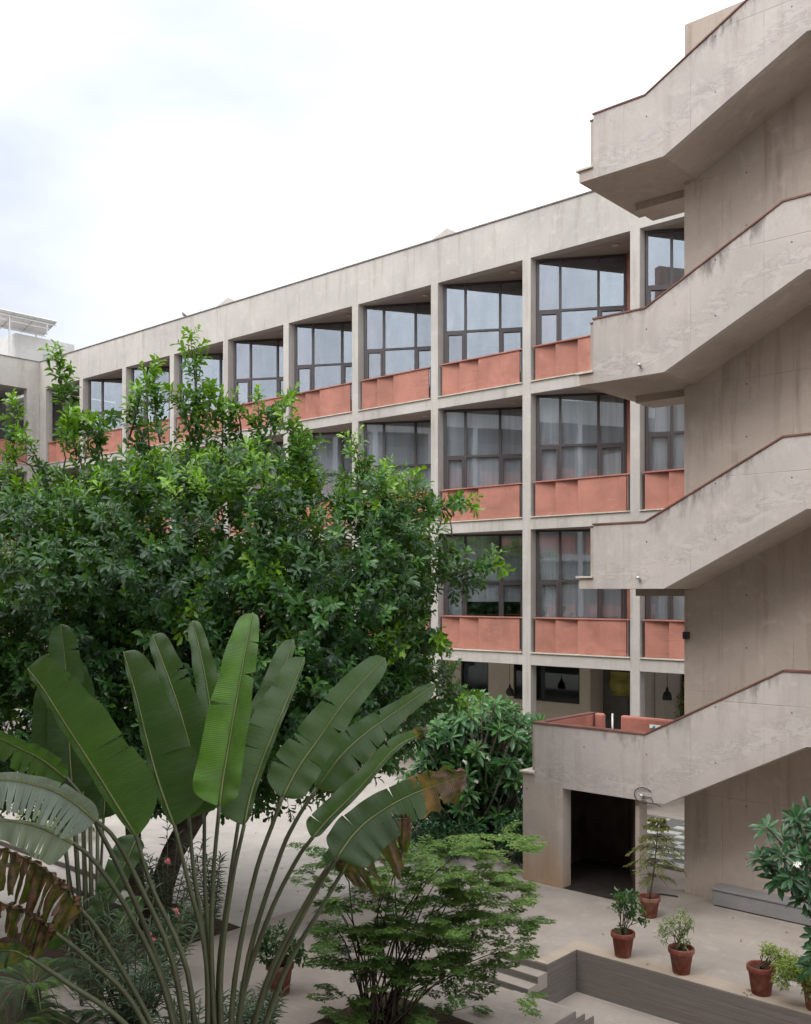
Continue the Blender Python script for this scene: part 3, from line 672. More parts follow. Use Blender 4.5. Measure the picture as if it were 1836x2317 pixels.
# ================================================================= STAIR TOWER
stair = thing('stair_tower', 'raw concrete staircase tower with zigzag flights stacked on the right', 'staircase', (-8, 16, TZ))
Y0, YC = 15.2, 16.43
XE = -2.6
ZT = [-2.42, 1.18, 4.80, 8.41]
HP = 1.12
core = MB(); core.box(-7.95, XE, YC, YC + 0.25, TZ, 10.1); core.build('core_wall', M['core'], stair)
for k, zt in enumerate(ZT):
    zb = zt - HP
    xl = -10.31 if k == 0 else -9.07
    xs = -10.57 if k == 0 else -9.36
    TK, BK, TK2, BK2 = -8.06, -7.72, -5.72, -5.38
    def top(x): return zt + (0 if x < TK else 1.2 if x > TK2 else 1.2 * (x - TK) / (TK2 - TK))
    def bot(x): return zb + (0 if x < BK else 1.2 if x > BK2 else 1.2 * (x - BK) / (BK2 - BK))
    xb = sorted({xl, TK, BK, TK2, BK2, XE} | {xl + (TK - xl) * q / 4 for q in range(5)} | {BK + (TK2 - BK) * q / 8 for q in range(9)})
    m = MB(); th = 0.12
    for a, b in zip(xb[:-1], xb[1:]):
        m.quad((a, Y0, bot(a)), (b, Y0, bot(b)), (b, Y0, top(b)), (a, Y0, top(a)), [(a, top(a) - bot(a)), (b, top(b) - bot(b)), (b, 0), (a, 0)])
        m.quad((b, Y0 + th, bot(b)), (a, Y0 + th, bot(a)), (a, Y0 + th, top(a)), (b, Y0 + th, top(b)), [(b, 0.5), (a, 0.5), (a, 0.4), (b, 0.4)])
        m.quad((a, Y0 + th, bot(a)), (b, Y0 + th, bot(b)), (b, Y0, bot(b)), (a, Y0, bot(a)), [(a, .5)] * 4)
        m.quad((a, Y0, top(a)), (b, Y0, top(b)), (b, Y0 + th, top(b)), (a, Y0 + th, top(a)), [(a, .5)] * 4)
    for x, s_ in ((xl, 1), (XE, -1)):
        q = [(x, Y0 + th, bot(x)), (x, Y0, bot(x)), (x, Y0, top(x)), (x, Y0 + th, top(x))]
        m.quad(*(q if s_ > 0 else q[::-1]), [(x, 1.0), (x, 1.0), (x, 0), (x, 0)])
    m.build('parapet', M['stair'], stair)
    # coping on the parapet
    c = MB(); cx = [xl - 0.015, TK - 0.01, TK2 - 0.01, XE]; cz = [zt, zt, zt + 1.2, zt + 1.2]
    for j in range(3):
        pts = [(cx[j], cz[j] + 0.003), (cx[j + 1], cz[j + 1] + 0.003), (cx[j + 1], cz[j + 1] + 0.03), (cx[j], cz[j] + 0.03)]
        c.prism_y(pts, Y0 - 0.018, Y0 + th + 0.02)
    c.build('coping', M['coping'], stair)
    # landing and flight behind the parapet
    pts = [(xl + 0.3, zb), (BK, zb), (BK2, zb + 1.2), (XE, zb + 1.2), (XE, zb + 1.38)]
    stp = [(TK2 + 0.25, zb + 1.38)]
    n = 8
    for q in range(n):
        x_r = TK2 + 0.25 - (TK2 + 0.25 - (TK + 0.1)) * q / n; x_n = TK2 + 0.25 - (TK2 + 0.25 - (TK + 0.1)) * (q + 1) / n
        stp += [(x_r, zb + 1.38 - 1.2 * (q + 1) / n), (x_n, zb + 1.38 - 1.2 * (q + 1) / n)]
    stp = stp[:-1] + [(xl + 0.3, zb + 0.18)]
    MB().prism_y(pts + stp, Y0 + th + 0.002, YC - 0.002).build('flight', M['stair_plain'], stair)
    # landing slab with its projecting end and stone cap
    if k > 0:
        MB().box(xs, xl, Y0 + 0.002, 17.4, zb + 0.001, zb + 0.19).build('landing_edge', M['stair_plain'], stair)
        MB().box(xl + 0.001, xl + 0.299, Y0 + th + 0.002, 16.72, zb, zb + 0.18).build('landing_slab', M['stair_plain'], stair)
        MB().box(xl + 0.30, -7.96, YC + 0.001, 16.72, zb, zb + 0.18).build('landing_slab', M['stair_plain'], stair)
        MB().box(xl + 0.001, -7.96, 16.722, 17.4, zb - 0.13, zb + 0.18).build('landing_beam', M['stair_plain'], stair)
    else:
        MB().box(xs, xl + 0.299, Y0 + th + 0.002, 17.45, zb + 0.001, zb + 0.18).build('landing_slab', M['stair_plain'], stair)
        MB().box(xs, xl - 0.001, Y0, Y0 + th, zb + 0.001, zb + 0.19).build('landing_edge', M['stair_plain'], stair)
        MB().box(xl + 0.30, -7.96, YC + 0.001, 17.45, zb, zb + 0.18).build('landing_slab', M['stair_plain'], stair)
    MB().box(xs - 0.05, xl - 0.002, Y0 - 0.04, 17.42, zb + 0.193, zb + 0.225).build('ledge_cap', M['stone_cap'], stair)
    MB().box(xl - 0.14, xl - 0.02, Y0 + 0.14, 17.42, zb + 0.228, zt - 0.03).build('side_parapet', M['stair_plain'], stair)
    MB().box(xl - 0.15, xl - 0.01, Y0 + 0.13, 17.43, zt - 0.028, zt + 0.002).build('coping', M['coping'], stair)
# terracotta inside of the lowest landing
zt = ZT[0]; zf = zt - HP + 0.18
sl = MB()
sl.box(-10.329, -10.31, 15.33, 17.28, zf + 0.002, zt - 0.03); sl.build('parapet_lining', M['lining'], stair, 0.006)
MB().box(-10.31, -10.10, 17.30, 17.42, zf, zt).build('back_parapet', M['lining'], stair, 0.04)
MB().box(-9.72, -7.97, 17.30, 17.42, zf, zt).build('back_parapet', M['lining'], stair, 0.04)
MB().tube([(-9.86, 17.25, zf), (-9.86, 17.25, zt + 0.03)], 0.022, 8).build('pipe', M['steel'], stair)
MB().tube([(-9.86, 17.22, zt - 0.62), (-9.35, 17.22, zt - 0.66)], 0.018, 8).build('pipe', M['steel'], stair)
MB().box(-10.28, -7.97, 15.36, 17.27, zf + 0.001, zf + 0.004).build('damp_floor', plain('mossy_floor', (0.10, 0.085, 0.04), 0.8, 0.3, 0.4), stair)
# enclosure under the lowest landing, its shade put into dark surface colours
MB().box(-10.57, -9.71, Y0 + 0.001, Y0 + 0.285, TZ, -3.541).build('pier', concrete('pier_concrete', (0.42, 0.37, 0.325), ties=True, streak=0.35, rust=True), stair)
dim = plain('shade_brown_plaster', (0.10, 0.08, 0.068), 0.9, 0.1, 0.3, scale=2)
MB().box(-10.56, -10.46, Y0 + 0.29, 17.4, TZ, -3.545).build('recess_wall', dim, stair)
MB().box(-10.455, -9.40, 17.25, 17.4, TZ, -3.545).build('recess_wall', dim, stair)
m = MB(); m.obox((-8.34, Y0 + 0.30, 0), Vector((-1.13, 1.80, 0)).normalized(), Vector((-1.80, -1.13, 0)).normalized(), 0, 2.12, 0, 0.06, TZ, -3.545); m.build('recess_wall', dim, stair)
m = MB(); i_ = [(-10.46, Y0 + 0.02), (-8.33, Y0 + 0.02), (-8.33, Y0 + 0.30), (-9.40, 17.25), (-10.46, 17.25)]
m.poly([(x, y, TZ + 0.004) for x, y in i_]); m.build('recess_floor', plain('shade_dark_floor', (0.03, 0.025, 0.022), 0.8, 0.2, 0.3), stair)
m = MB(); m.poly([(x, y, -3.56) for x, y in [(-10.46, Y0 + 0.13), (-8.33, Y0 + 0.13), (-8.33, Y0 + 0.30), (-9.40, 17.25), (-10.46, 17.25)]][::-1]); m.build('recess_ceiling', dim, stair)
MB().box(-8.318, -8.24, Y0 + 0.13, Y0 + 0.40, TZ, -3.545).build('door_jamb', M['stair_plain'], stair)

# notice on the landing wall, floodlights, bench, box
n0 = on_y(1470, 1639, 17.28); n1 = on_y(1496, 1650, 17.28)
no = MB().box(n0.x, n1.x, 17.282, 17.29, n1.z, n0.z + 0.0).build('notice', M['paper'])
tag(no, 'small white paper notice with a blue drawing on the red landing parapet', 'notice')
ww, hh = n1.x - n0.x, n0.z - n1.z
m = MB(); cxn, czn = n0.x + ww * 0.42, n1.z + hh * 0.5
m.poly([(cxn - 0.05, 17.2805, czn - 0.03), (cxn + 0.03, 17.2805, czn - 0.03), (cxn + 0.0, 17.2805, czn + 0.03)]); m.box(cxn - 0.06, cxn + 0.09, 17.2802, 17.2812, czn - 0.04, czn - 0.032)
m.build('blue_mark', M['blue_ink'], no)
def spot(px, py, label, loop=False):
    p = on_y(px, py, Y0 - 0.06); t = thing('floodlight', label, 'floodlight', p, 'small floodlights on the stair parapets')
    MB().box(p.x - 0.012, p.x + 0.012, p.y + 0.03, Y0 - 0.001, p.z - 0.05, p.z + 0.012).build('bracket', M['steel'], t)
    MB().lathe([(0.0, -0.02), (0.03, -0.02), (0.034, 0.0), (0.02, 0.025), (0.0, 0.03)], 14, p).build('lamp_head', M['steel'], t)
    if loop:
        pts = [p + Vector((0.02 + 0.17 * math.cos(a) * 1.0, 0.03, 0.0 + 0.13 * math.sin(a))) for a in np.linspace(0.6, 5.2, 26)]
        pts += [p + Vector((0.25, 0.04, -0.12)), p + Vector((0.33, 0.05, -0.15))]
        MB().tube(pts, 0.008, 6).build('cable', M['black'], t)
        MB().tube([p + Vector((0.0, 0.04, -0.02)), p + Vector((0.16, 0.04, -0.02)), p + Vector((0.2, 0.04, -0.12))], 0.007, 6).build('cable', M['black'], t)
spot(1452, 1800, 'floodlight with a looped black cable above the dark doorway', True)
spot(1444, 1307, 'small white floodlight under the landing level with the second balcony row')
spot(1447, 825, 'small grey floodlight on the stained landing, third from the ground')
bx = MB().box(-7.94, -7.84, YC - 0.10, YC - 0.002, -0.83, -0.70).build('speaker_box', M['black'], None, 0.008)
tag(bx, 'small black box fixed at the left edge of the stair wall', 'speaker')
bch = thing('stone_bench', 'long grey granite bench built against the stair wall', 'bench', (-6, 16.2, TZ))
MB().box(-7.27, -3.2, 16.08, YC - 0.002, TZ + 0.02, TZ + 0.27).build('seat_block', M['granite'], bch, 0.008)
MB().box(-7.29, -3.2, 16.06, YC - 0.004, TZ + 0.274, TZ + 0.31).build('seat_slab', M['granite'], bch, 0.006)
MB().box(-7.25, -3.2, 16.10, YC - 0.004, TZ, TZ + 0.018).build('plinth', M['black'], bch)
hp = [on_z(1440, 2030, TZ + 0.012), on_z(1470, 2024, TZ + 0.012), on_z(1500, 2024, TZ + 0.012), on_z(1524, 2027, TZ + 0.012), on_z(1534, 2029, TZ + 0.012)]
tag(MB().tube(hp, 0.018, 8).build('hose', M['black']), 'black hose lying on the terrace behind the potted araucaria', 'hose')
# bird on the parapet
bp = on_y(417, 716, YF + 0.1); bp.z = 10.156
bd = MB().tube([bp + Vector(v) for v in ((0.16, 0, 0.06), (0.10, 0, 0.085), (0.04, 0, 0.105), (-0.02, 0, 0.135), (-0.06, 0, 0.175), (-0.085, 0, 0.205), (-0.11, 0, 0.21), (-0.14, 0, 0.203))],
               [0.008, 0.022, 0.045, 0.05, 0.04, 0.032, 0.022, 0.004], 10).build('bird', M['bird'])
tag(bd, 'small dark bird perched on the roof edge of the long building', 'bird')
MB().tube([bp + Vector((0.0, 0.015, 0.0)), bp + Vector((0.01, 0.015, 0.08))], 0.005, 5).build('leg', M['bird'], bd)
MB().tube([bp + Vector((0.0, -0.015, 0.0)), bp + Vector((0.01, -0.015, 0.08))], 0.005, 5).build('leg', M['bird'], bd)

# ================================================================= the building the photograph was taken from (seen mirrored in the glass)
opp = thing('opposite_building', 'concrete building across the courtyard, seen only mirrored in the windows', 'building', (-10, -4, TZ))
YO = -0.75
for k, z in FL.items():
    MB().box(-40.8, 14, -6, YO, z - 0.31, z).build('floor_slab', M['facade'], opp)
    for i in range(17):
        x = -40 + 3.2 * i
        MB().box(x + 0.3, x + 2.9, YO - 0.12, YO - 0.08, z + 0.03, z + 0.95).build('balcony_panel', M['terra'], opp)
for i in range(18):
    x = -40.2 + 3.2 * i
    if abs(x) > 0.6: MB().box(x, x + 0.26, YO - 0.3, YO + 0.004, TZ, 8.88).build('column', M['facade'], opp)
MB().box(-40.8, 14, YO - 0.3, YO, 8.88, 10.12).build('parapet', M['facade'], opp)
MB().box(-40.8, 14, -6, YO - 0.3, 8.9, 9.1).build('roof_slab', M['facade'], opp)
MB().box(-40.8, 14, -6.2, -6.0, TZ, 9.1).build('back_wall', M['beige'], opp)

# ================================================================= THE BIG TREE
def ell(px, py, rx, ry, d, rd):
    c = W(px, py, d); s = d / F
    return np.array(c), rx * s, ry * s, rd
ELL = [ell(430, 1260, 290, 215, 16.0, 2.2), ell(720, 1350, 240, 240, 16.2, 2.0), ell(180, 1345, 260, 230, 16.4, 2.3),
       ell(560, 1500, 400, 270, 16.6, 2.6), ell(220, 1610, 320, 230, 16.8, 2.4), ell(800, 1560, 160, 180, 16.8, 1.7),
       ell(905, 1250, 85, 130, 16.2, 1.1), ell(1015, 1300, 70, 36, 16.0, 0.4), ell(570, 1100, 140, 65, 16.0, 1.2),
       ell(140, 1170, 120, 60, 16.2, 1.2), ell(350, 1100, 120, 45, 16.0, 1.0), ell(860, 1130, 90, 60, 16.1, 0.9),
       ell(640, 1700, 150, 130, 16.9, 1.3), ell(470, 1760, 170, 100, 16.8, 1.2), ell(955, 1530, 55, 70, 16.8, 0.6), ell(-60, 1500, 150, 330, 16.8, 2.2), ell(150, 1770, 200, 110, 16.9, 1.5)]
rgt, fw, upv = np.array(RIGHT), np.array(FWD), np.array(UP)
cl_p, cl_d, cl_t = [], [], []
for c, a, b, e in ELL:
    n = int(68 * (a * b + b * e + a * e) * 1.15)
    u = unit(n); rad = np.where(rng.random(n) < 0.72, rng.uniform(0.78, 1.06, n), rng.uniform(0.2, 0.8, n))
    q = u * rad[:, None]
    p = c + q[:, 0:1] * a * rgt + q[:, 1:2] * b * upv + q[:, 2:3] * e * fw
    dr = u[:, 0:1] * rgt + u[:, 1:2] * upv + u[:, 2:3] * fw
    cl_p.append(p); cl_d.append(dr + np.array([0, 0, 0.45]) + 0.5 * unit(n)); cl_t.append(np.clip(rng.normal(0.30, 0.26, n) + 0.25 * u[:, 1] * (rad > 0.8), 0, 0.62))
cl_p, cl_d, cl_t = np.vstack(cl_p), np.vstack(cl_d), np.concatenate(cl_t)
# drop what lies below the hanging fringe
zmin = W(0, 1840, 16.8)[2]
keep = cl_p[:, 2] > zmin + rng.uniform(0, 0.7, len(cl_p)); cl_p, cl_d, cl_t = cl_p[keep], cl_d[keep], cl_t[keep]
# whole clumps of new yellow-green growth
for _ in range(60):
    k = rng.integers(len(cl_p)); near = np.linalg.norm(cl_p - cl_p[k], axis=1) < 0.38
    if cl_p[k][2] > -1.2 or rng.random() < 0.2: cl_t[near & (rng.random(len(cl_p)) < 0.8)] += rng.uniform(0.25, 0.6)
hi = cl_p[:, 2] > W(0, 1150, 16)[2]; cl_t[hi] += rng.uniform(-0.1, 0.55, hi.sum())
shoots = [((420, 1060), (405, 900)), ((500, 1070), (505, 940)), ((590, 1070), (585, 920)), ((330, 1080), (300, 930)), ((700, 1130), (660, 960)), ((240, 1090), (215, 990)), ((110, 1120), (60, 990)), ((200, 1120), (150, 960)), ((450, 1010), (432, 768)), ((150, 1030), (125, 815)), ((365, 1010), (352, 845)), ((290, 1000), (318, 885)), ((610, 990), (640, 905)), ((40, 1060), (38, 930)),
          ((545, 1000), (522, 915)), ((470, 960), (478, 885)), ((860, 1180), (865, 1085)), ((800, 1130), (800, 1000)), ((930, 1170), (1050, 1130)), ((690, 1060), (690, 1000)),
          ((30, 1200), (15, 1040)), ((1010, 1310), (1120, 1275)), ((1000, 1560), (1040, 1590)), ((960, 1420), (1000, 1440)), ((230, 1000), (215, 960))]
tw = []
for a, b in shoots:
    A, B = np.array(W(*a, 15.8 + rng.uniform(-.4, .6))), np.array(W(*b, 15.7 + rng.uniform(-.3, .3)))
    n = int(max(6, np.linalg.norm(B - A) / 0.11)); tt = np.linspace(0.05, 1, n)
    bend = rng.normal(0, 0.07, 3)
    p = A + (B - A) * tt[:, None] + np.sin(tt * 3.1)[:, None] * bend
    tw.append(MB().tube([tuple(q) for q in p], list(np.linspace(0.018, 0.006, n)), 5))
    up_ = (B - A) / np.linalg.norm(B - A)
    for r_ in range(2):
        cl_p = np.vstack([cl_p, p + rng.normal(0, (0.04, 0.13, 0.17)[r_], p.shape) * (1.15 - tt[:, None])])
        cl_d = np.vstack([cl_d, up_ * 0.9 + 0.8 * unit(n)])
        cl_t = np.concatenate([cl_t, np.clip(0.30 + 0.65 * tt ** 2 + rng.normal(0, 0.1, n), 0, 0.95)])
nc = len(cl_p)
K = 12
csz = rng.uniform(0.75, 1.25, nc)
cd = cl_d / np.linalg.norm(cl_d, axis=1, keepdims=True)
ref = unit(nc); sx = np.cross(cd, ref); sx /= np.linalg.norm(sx, axis=1, keepdims=True); sy = np.cross(cd, sx)
lp, ld, ln, lt, ll = [], [], [], [], []
for j in range(K):
    f = (j + 0.5) / K; ang = j * 2.4 + rng.uniform(0, 1, nc) * 0.8
    rad = np.cos(ang)[:, None] * sx + np.sin(ang)[:, None] * sy
    lp.append(cl_p + cd * (0.24 * f) + rng.normal(0, 0.012, (nc, 3)))
    d = rad * (1.0 - 0.35 * f) + cd * (0.35 + 0.6 * f) + np.array([0, 0, -0.12]); ld.append(d)
    ln.append(cd + np.array([0, 0, 0.5]) + 0.35 * unit(nc)); lt.append(np.clip(cl_t + rng.normal(0, 0.07, nc), 0, 1)); ll.append(rng.uniform(0.10, 0.175, nc) * csz)
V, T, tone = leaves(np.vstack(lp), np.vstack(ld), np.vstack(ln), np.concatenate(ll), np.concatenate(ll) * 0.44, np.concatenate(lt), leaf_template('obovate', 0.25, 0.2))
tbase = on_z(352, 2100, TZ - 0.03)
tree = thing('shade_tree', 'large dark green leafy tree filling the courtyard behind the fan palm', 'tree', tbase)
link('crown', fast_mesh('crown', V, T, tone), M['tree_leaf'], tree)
b = tbase
trunk = MB()
trunk.tube([b + Vector((0, 0, -0.1)), W(365, 2010, 15.9), W(392, 1930, 15.9), W(430, 1862, 16.0), W(490, 1760, 16.2), W(540, 1620, 16.3), W(560, 1450, 16.3)], [0.22, 0.20, 0.18, 0.19, 0.17, 0.14, 0.08], 12)
trunk.tube([W(330, 2100, 15.8), W(312, 2030, 15.85), W(306, 1960, 15.9), W(300, 1850, 16.0), W(280, 1700, 16.3), W(250, 1500, 16.4), W(270, 1300, 16.3)], [0.15, 0.13, 0.12, 0.12, 0.11, 0.09, 0.05], 12)
trunk.build('trunk', M['bark'], tree)
limb = MB(); limb_all = []
def wander(p, q, r0, r1, n=7, wob=0.14):
    p, q = Vector(p), Vector(q); L = (q - p).length; pts = []
    for k in range(n):
        t = k / (n - 1); pts.append(p.lerp(q, t) + Vector(rng.normal(0, wob, 3)) * math.sin(t * math.pi) * min(1, L / 2))
    (limb if r0 < 0.05 else limb_all.append(MB()) or limb_all[-1]).tube(pts, [r0 + (r1 - r0) * k / (n - 1) for k in range(n)], 7)
for a, q in (((540, 1620), (800, 1350)), ((540, 1620), (420, 1250)), ((560, 1450), (600, 1080)), ((560, 1450), (720, 1220)), ((490, 1760), (850, 1600)), ((300, 1850), (90, 1500)),
             ((250, 1500), (100, 1150)), ((270, 1300), (330, 1020)), ((250, 1500), (400, 1250)), ((540, 1620), (960, 1380)), ((300, 1850), (480, 1640))):
    wander(W(*a, 16.3), W(*q, 15.9 + rng.uniform(-0.4, 0.8)), 0.07, 0.018)
for k in rng.choice(nc, 420, replace=False):
    p = cl_p[k]; c = ELL[np.argmin([np.linalg.norm(p - e[0]) for e in ELL])][0]
    wander(p + (c - p) * rng.uniform(0.35, 0.7), p, 0.014, 0.005, 5, 0.10)
for q in limb_all: q.build('limb', M['bark'], tree)
o = limb.build('twigs', M['twig'], tree); o['kind'] = 'stuff'
for q in tw: q.build('shoot', M['twig'], tree)

# ================================================================= FAN PALM (traveller's palm), each leaf built on its own
def spline(pts, n):
    P = [Vector(p) for p in pts]; P = [P[0] * 2 - P[1]] + P + [P[-1] * 2 - P[-2]]; out = []
    m = len(P) - 3
    for i in range(n):
        s = i / (n - 1) * m; k = min(int(s), m - 1); t = s - k
        a, b, c, d = P[k:k + 4]
        out.append(0.5 * ((2 * b) + (c - a) * t + (2 * a - 5 * b + 4 * c - d) * t * t + (3 * b - a - 3 * c + d) * t ** 3))
    return out
def blade(parent, mid, wl, wr, phl=35, phr=35, tears_l=(), tears_r=(), tone=0.35, dry=None, name='leaf', mat='blade', gap=0.010, droop=0.0, petiole=None, pr=(0.018, 0.030), base_w=0.55, tip_w=0.55, ragged=0.0, label=None, lean=0.0):
    """mid: (px, py, depth) from the foot of the blade to its tip; wl / wr: half widths in photograph pixels left / right of the midrib."""
    N, Kf = 56, 7
    tone += random.uniform(-0.07, 0.10)
    if len(tears_l) < 6 and wl > 30: tears_l = tuple(tears_l) + tuple(random.uniform(0.15, 0.9) for _ in range(1))
    if len(tears_r) < 6 and wr > 30: tears_r = tuple(tears_r) + tuple(random.uniform(0.15, 0.9) for _ in range(1))
    if lean: mid = [(a_, b_, d_ + lean * (k_ / (len(mid) - 1)) ** 1.4) for k_, (a_, b_, d_) in enumerate(mid)]
    C = spline([W(*m) for m in mid], N)
    dep = [(-ST * p.x + CT * p.y) for p in C]
    V, Q, UVs, TN, DR = [], [], [], [], []
    for side, w, ph, tears in ((1, wl, phl, tears_l), (-1, wr, phr, tears_r)):
        cuts = [0.0] + sorted(tears) + [1.0]
        for sgm in range(len(cuts) - 1):
            t0, t1 = cuts[sgm], cuts[sgm + 1]; n = max(3, int((t1 - t0) * N * 1.1))
            twist = random.uniform(-0.11, 0.11) if len(cuts) > 2 else 0.0
            short = 1.0 - ragged * random.random(); gp = [gap * random.uniform(0.1, 1.5) for _ in range(2)]
            base = len(V)
            for i in range(n + 1):
                for j in range(Kf + 1):
                    f = j / Kf
                    t = t0 + (t1 - t0) * i / n
                    g0 = gp[0] * f ** 2.2 if sgm > 0 else 0; g1 = gp[1] * f ** 2.2 if sgm < len(cuts) - 2 else 0
                    if g0 + g1 > (t1 - t0) * 0.9: s_ = (t1 - t0) * 0.9 / (g0 + g1); g0 *= s_; g1 *= s_
                    t = t0 + g0 + (t1 - t0 - g0 - g1) * i / n
                    x = t * (N - 1); k = min(int(x), N - 2); fr = x - k
                    p = C[k].lerp(C[k + 1], fr); tg = (C[k + 1] - C[k]).normalized()
                    tr, tz = tg.dot(RIGHT), tg.z
                    lat = (RIGHT * (-tz) + UP * tr); lat.normalize(); lat *= side
                    d = dep[k]
                    q_ = max(0.0, min(1.0, (t - 0.22) / 0.72)); prof = 1 - (1 - tip_w) * q_ * q_ * (3 - 2 * q_) ** 0.5 / 1.0
                    prof = max(prof, tip_w * 0.8)
                    if t < 0.12: prof *= 0.12 + 0.88 * math.sin(t / 0.12 * math.pi / 2) ** 0.8
                    if t > 0.90: prof *= max(0.0, 1 - ((t - 0.90) / 0.10) ** 2) ** 0.5
                    prof *= 1 + 0.03 * math.sin(t * 23 + wl) * f
                    ww = w * d / F * prof * short * f
                    a = R(ph) + twist * f
                    # the half rises from the rib, then curls over
                    rip = 0.012 * math.sin(t * 37 + side) * f
                    off = lat * (ww * math.cos(a * (1 - 0.2 * f))) - FWD * (ww * math.sin(a) * (1.0 - 0.55 * f) + rip)
                    off.z -= droop * ww * f
                    dv = min(1.0, max(0.0, dry(t, f, side) - 0.35)) if dry else 0.0
                    if dv > 0: off += FWD * (dv * f * (0.045 * math.sin(t * 61 + 3 * f) + 0.03 * math.sin(t * 27 + 11 * f + side))) + lat * (dv * f * 0.03 * math.sin(t * 83))
                    V.append(p + off); UVs.append((t, f)); TN.append(tone + 0.10 * (side > 0) * (1 if wl > wr else -1) + 0.06 * f); DR.append(dry(t, f, side) if dry else max(0, (f - 0.93) * 3.0))  # one half toned lighter, fold shading put into the leaf colour
            for i in range(n):
                for j in range(Kf):
                    a = base + i * (Kf + 1) + j; q = (a, a + 1, a + Kf + 2, a + Kf + 1)
                    Q.append(q if side < 0 else q[::-1])
    me = fast_mesh(name, [tuple(v) for v in V], Q, TN, UVs, DR, True)
    o = link(name, me, M[mat], parent)
    if label: o['label'] = label
    rib = MB(); rib.tube([c - FWD * 0.008 for c in C[::3]] + [C[-1]], [0.010 * (1 - k / (len(C[::3]) + 1)) + 0.002 for k in range(len(C[::3]) + 1)], 6)
    rib.build('midrib', M['midrib'], o)
    if petiole:
        P = spline([C[0]] + [W(*p) for p in petiole], 16)
        MB().tube(P, [pr[0] + (pr[1] - pr[0]) * (k / 15) ** 1.5 for k in range(16)], 10).build('petiole', M['petiole'], o)
    return o
OX, OY, OD = 497, 2475, 9.0
palm = thing('fan_palm', "tall traveller's palm fanning broad paddle leaves in the foreground", 'palm', W(OX, 2760, OD))
MB().tube([W(OX, 2760, OD), W(OX, 2600, OD), W(OX, 2470, OD), W(OX, 2420, OD)], [0.17, 0.16, 0.14, 0.08], 14).build('trunk', M['bark'], palm)
org = lambda dx=0, dd=0: (OX + dx, OY, OD + dd)
brown_end = lambda a, k=1.0: (lambda t, f, s: max(0, (t - a) / (1 - a)) * 1.5 * k + max(0, f - 0.9) * 3)
blade(palm, [(308, 1890, 8.9), (218, 1745, 8.7), (152, 1643, 8.5), (100, 1560, 8.4), (63, 1512, 8.35)], 16, 108, 20, 20, (), (0.33, 0.70), 0.42, petiole=[(345, 2010, 9), (425, 2200, 9), org(-45)], lean=0.55)
blade(palm, [(395, 1868, 9.0), (360, 1770, 9.0), (335, 1680, 8.95), (308, 1570, 8.9), (280, 1474, 8.9)], 14, 110, 15, 22, (), (), 0.30, petiole=[(425, 1990, 9), (468, 2180, 9), org(-30)], tip_w=0.45, lean=0.55)
blade(palm, [(428, 1850, 9.2), (440, 1740, 9.25), (405, 1600, 9.3), (370, 1500, 9.3), (346, 1436, 9.3)], 30, 62, 30, 25, (), (0.62,), 0.22, petiole=[(440, 1980, 9.1), (470, 2200, 9.1), org(-18)], lean=0.55)
blade(palm, [(463, 1840, 9.4), (492, 1730, 9.45), (475, 1590, 9.5), (455, 1480, 9.5), (436, 1404, 9.5)], 36, 38, 40, 30, (), (), 0.40, petiole=[(464, 2000, 9.2), (478, 2220, 9.1), org(-8)], lean=0.55)
blade(palm, [(497, 1822, 8.8), (508, 1745, 8.8), (533, 1600, 8.8), (556, 1470, 8.8), (572, 1386, 8.8)], 66, 46, 18, 30, (), (0.80,), 0.70, petiole=[(482, 2000, 8.9), (480, 2200, 9), org(0)], tip_w=0.5, lean=0.55)
blade(palm, [(553, 1866, 9.0), (572, 1782, 9.0), (616, 1663, 9.0), (654, 1575, 9.0), (690, 1487, 9.0)], 74, 12, 20, 10, (0.42, 0.52, 0.78), (), 0.36, petiole=[(525, 2000, 9), (500, 2210, 9), org(10)], tip_w=0.5, gap=0.012, lean=0.55)
blade(palm, [(540, 1860, 9.3), (585, 1700, 9.3), (630, 1560, 9.3), (664, 1446, 9.3)], 58, 20, 25, 20, (0.70,), (), 0.34, petiole=[(520, 2000, 9.2), (495, 2210, 9.1), org(5)], tip_w=0.5, lean=0.55)
blade(palm, [(640, 1803, 9.0), (676, 1736, 9.0), (725, 1666, 8.95), (788, 1578, 8.9), (872, 1488, 8.9)], 58, 50, 15, 20, (0.22, 0.44, 0.68), (0.34, 0.58), 0.33, petiole=[(619, 1860, 9), (575, 1990, 9), (530, 2230, 9), org(20)], tip_w=0.55, gap=0.018, lean=0.55)
blade(palm, [(718, 1782, 9.3), (770, 1712, 9.3), (827, 1659, 9.3), (886, 1617, 9.3), (985, 1548, 9.3)], 42, 52, 25, 15, (0.4,), (0.32, 0.5), 0.20, dry=lambda t, f, s: (0.85 * (f - 0.45) if t < 0.5 and s < 0 else 0) + (0.5 if f > 0.93 and t > 0.8 else 0), petiole=[(669, 1859, 9.2), (630, 1947, 9.1), (560, 2180, 9.0), org(28)], tip_w=0.4, gap=0.02, lean=0.55)
blade(palm, [(708, 1895, 8.8), (746, 1850, 8.8), (816, 1780, 8.8), (897, 1690, 8.8), (968, 1655, 8.85)], 48, 12, 48, 20, (0.72,), (), 0.26, dry=brown_end(0.86), petiole=[(672, 1945, 8.9), (610, 2070, 8.95), (548, 2260, 9), org(34)], tip_w=0.5, lean=0.55)
blade(palm, [(763, 1940, 8.7), (800, 1888, 8.7), (848, 1845, 8.65), (930, 1798, 8.6), (1055, 1752, 8.55)], 52, 78, 22, 18, (0.31, 0.66, 0.8), (0.22, 0.61, 0.74, 0.87), 0.20, dry=brown_end(0.72), petiole=[(740, 1975, 8.75), (660, 2120, 8.85), (570, 2320, 9), org(42)], tip_w=0.7, gap=0.010, ragged=0.10, label='large torn palm leaf with a brown dried end', lean=0.55)
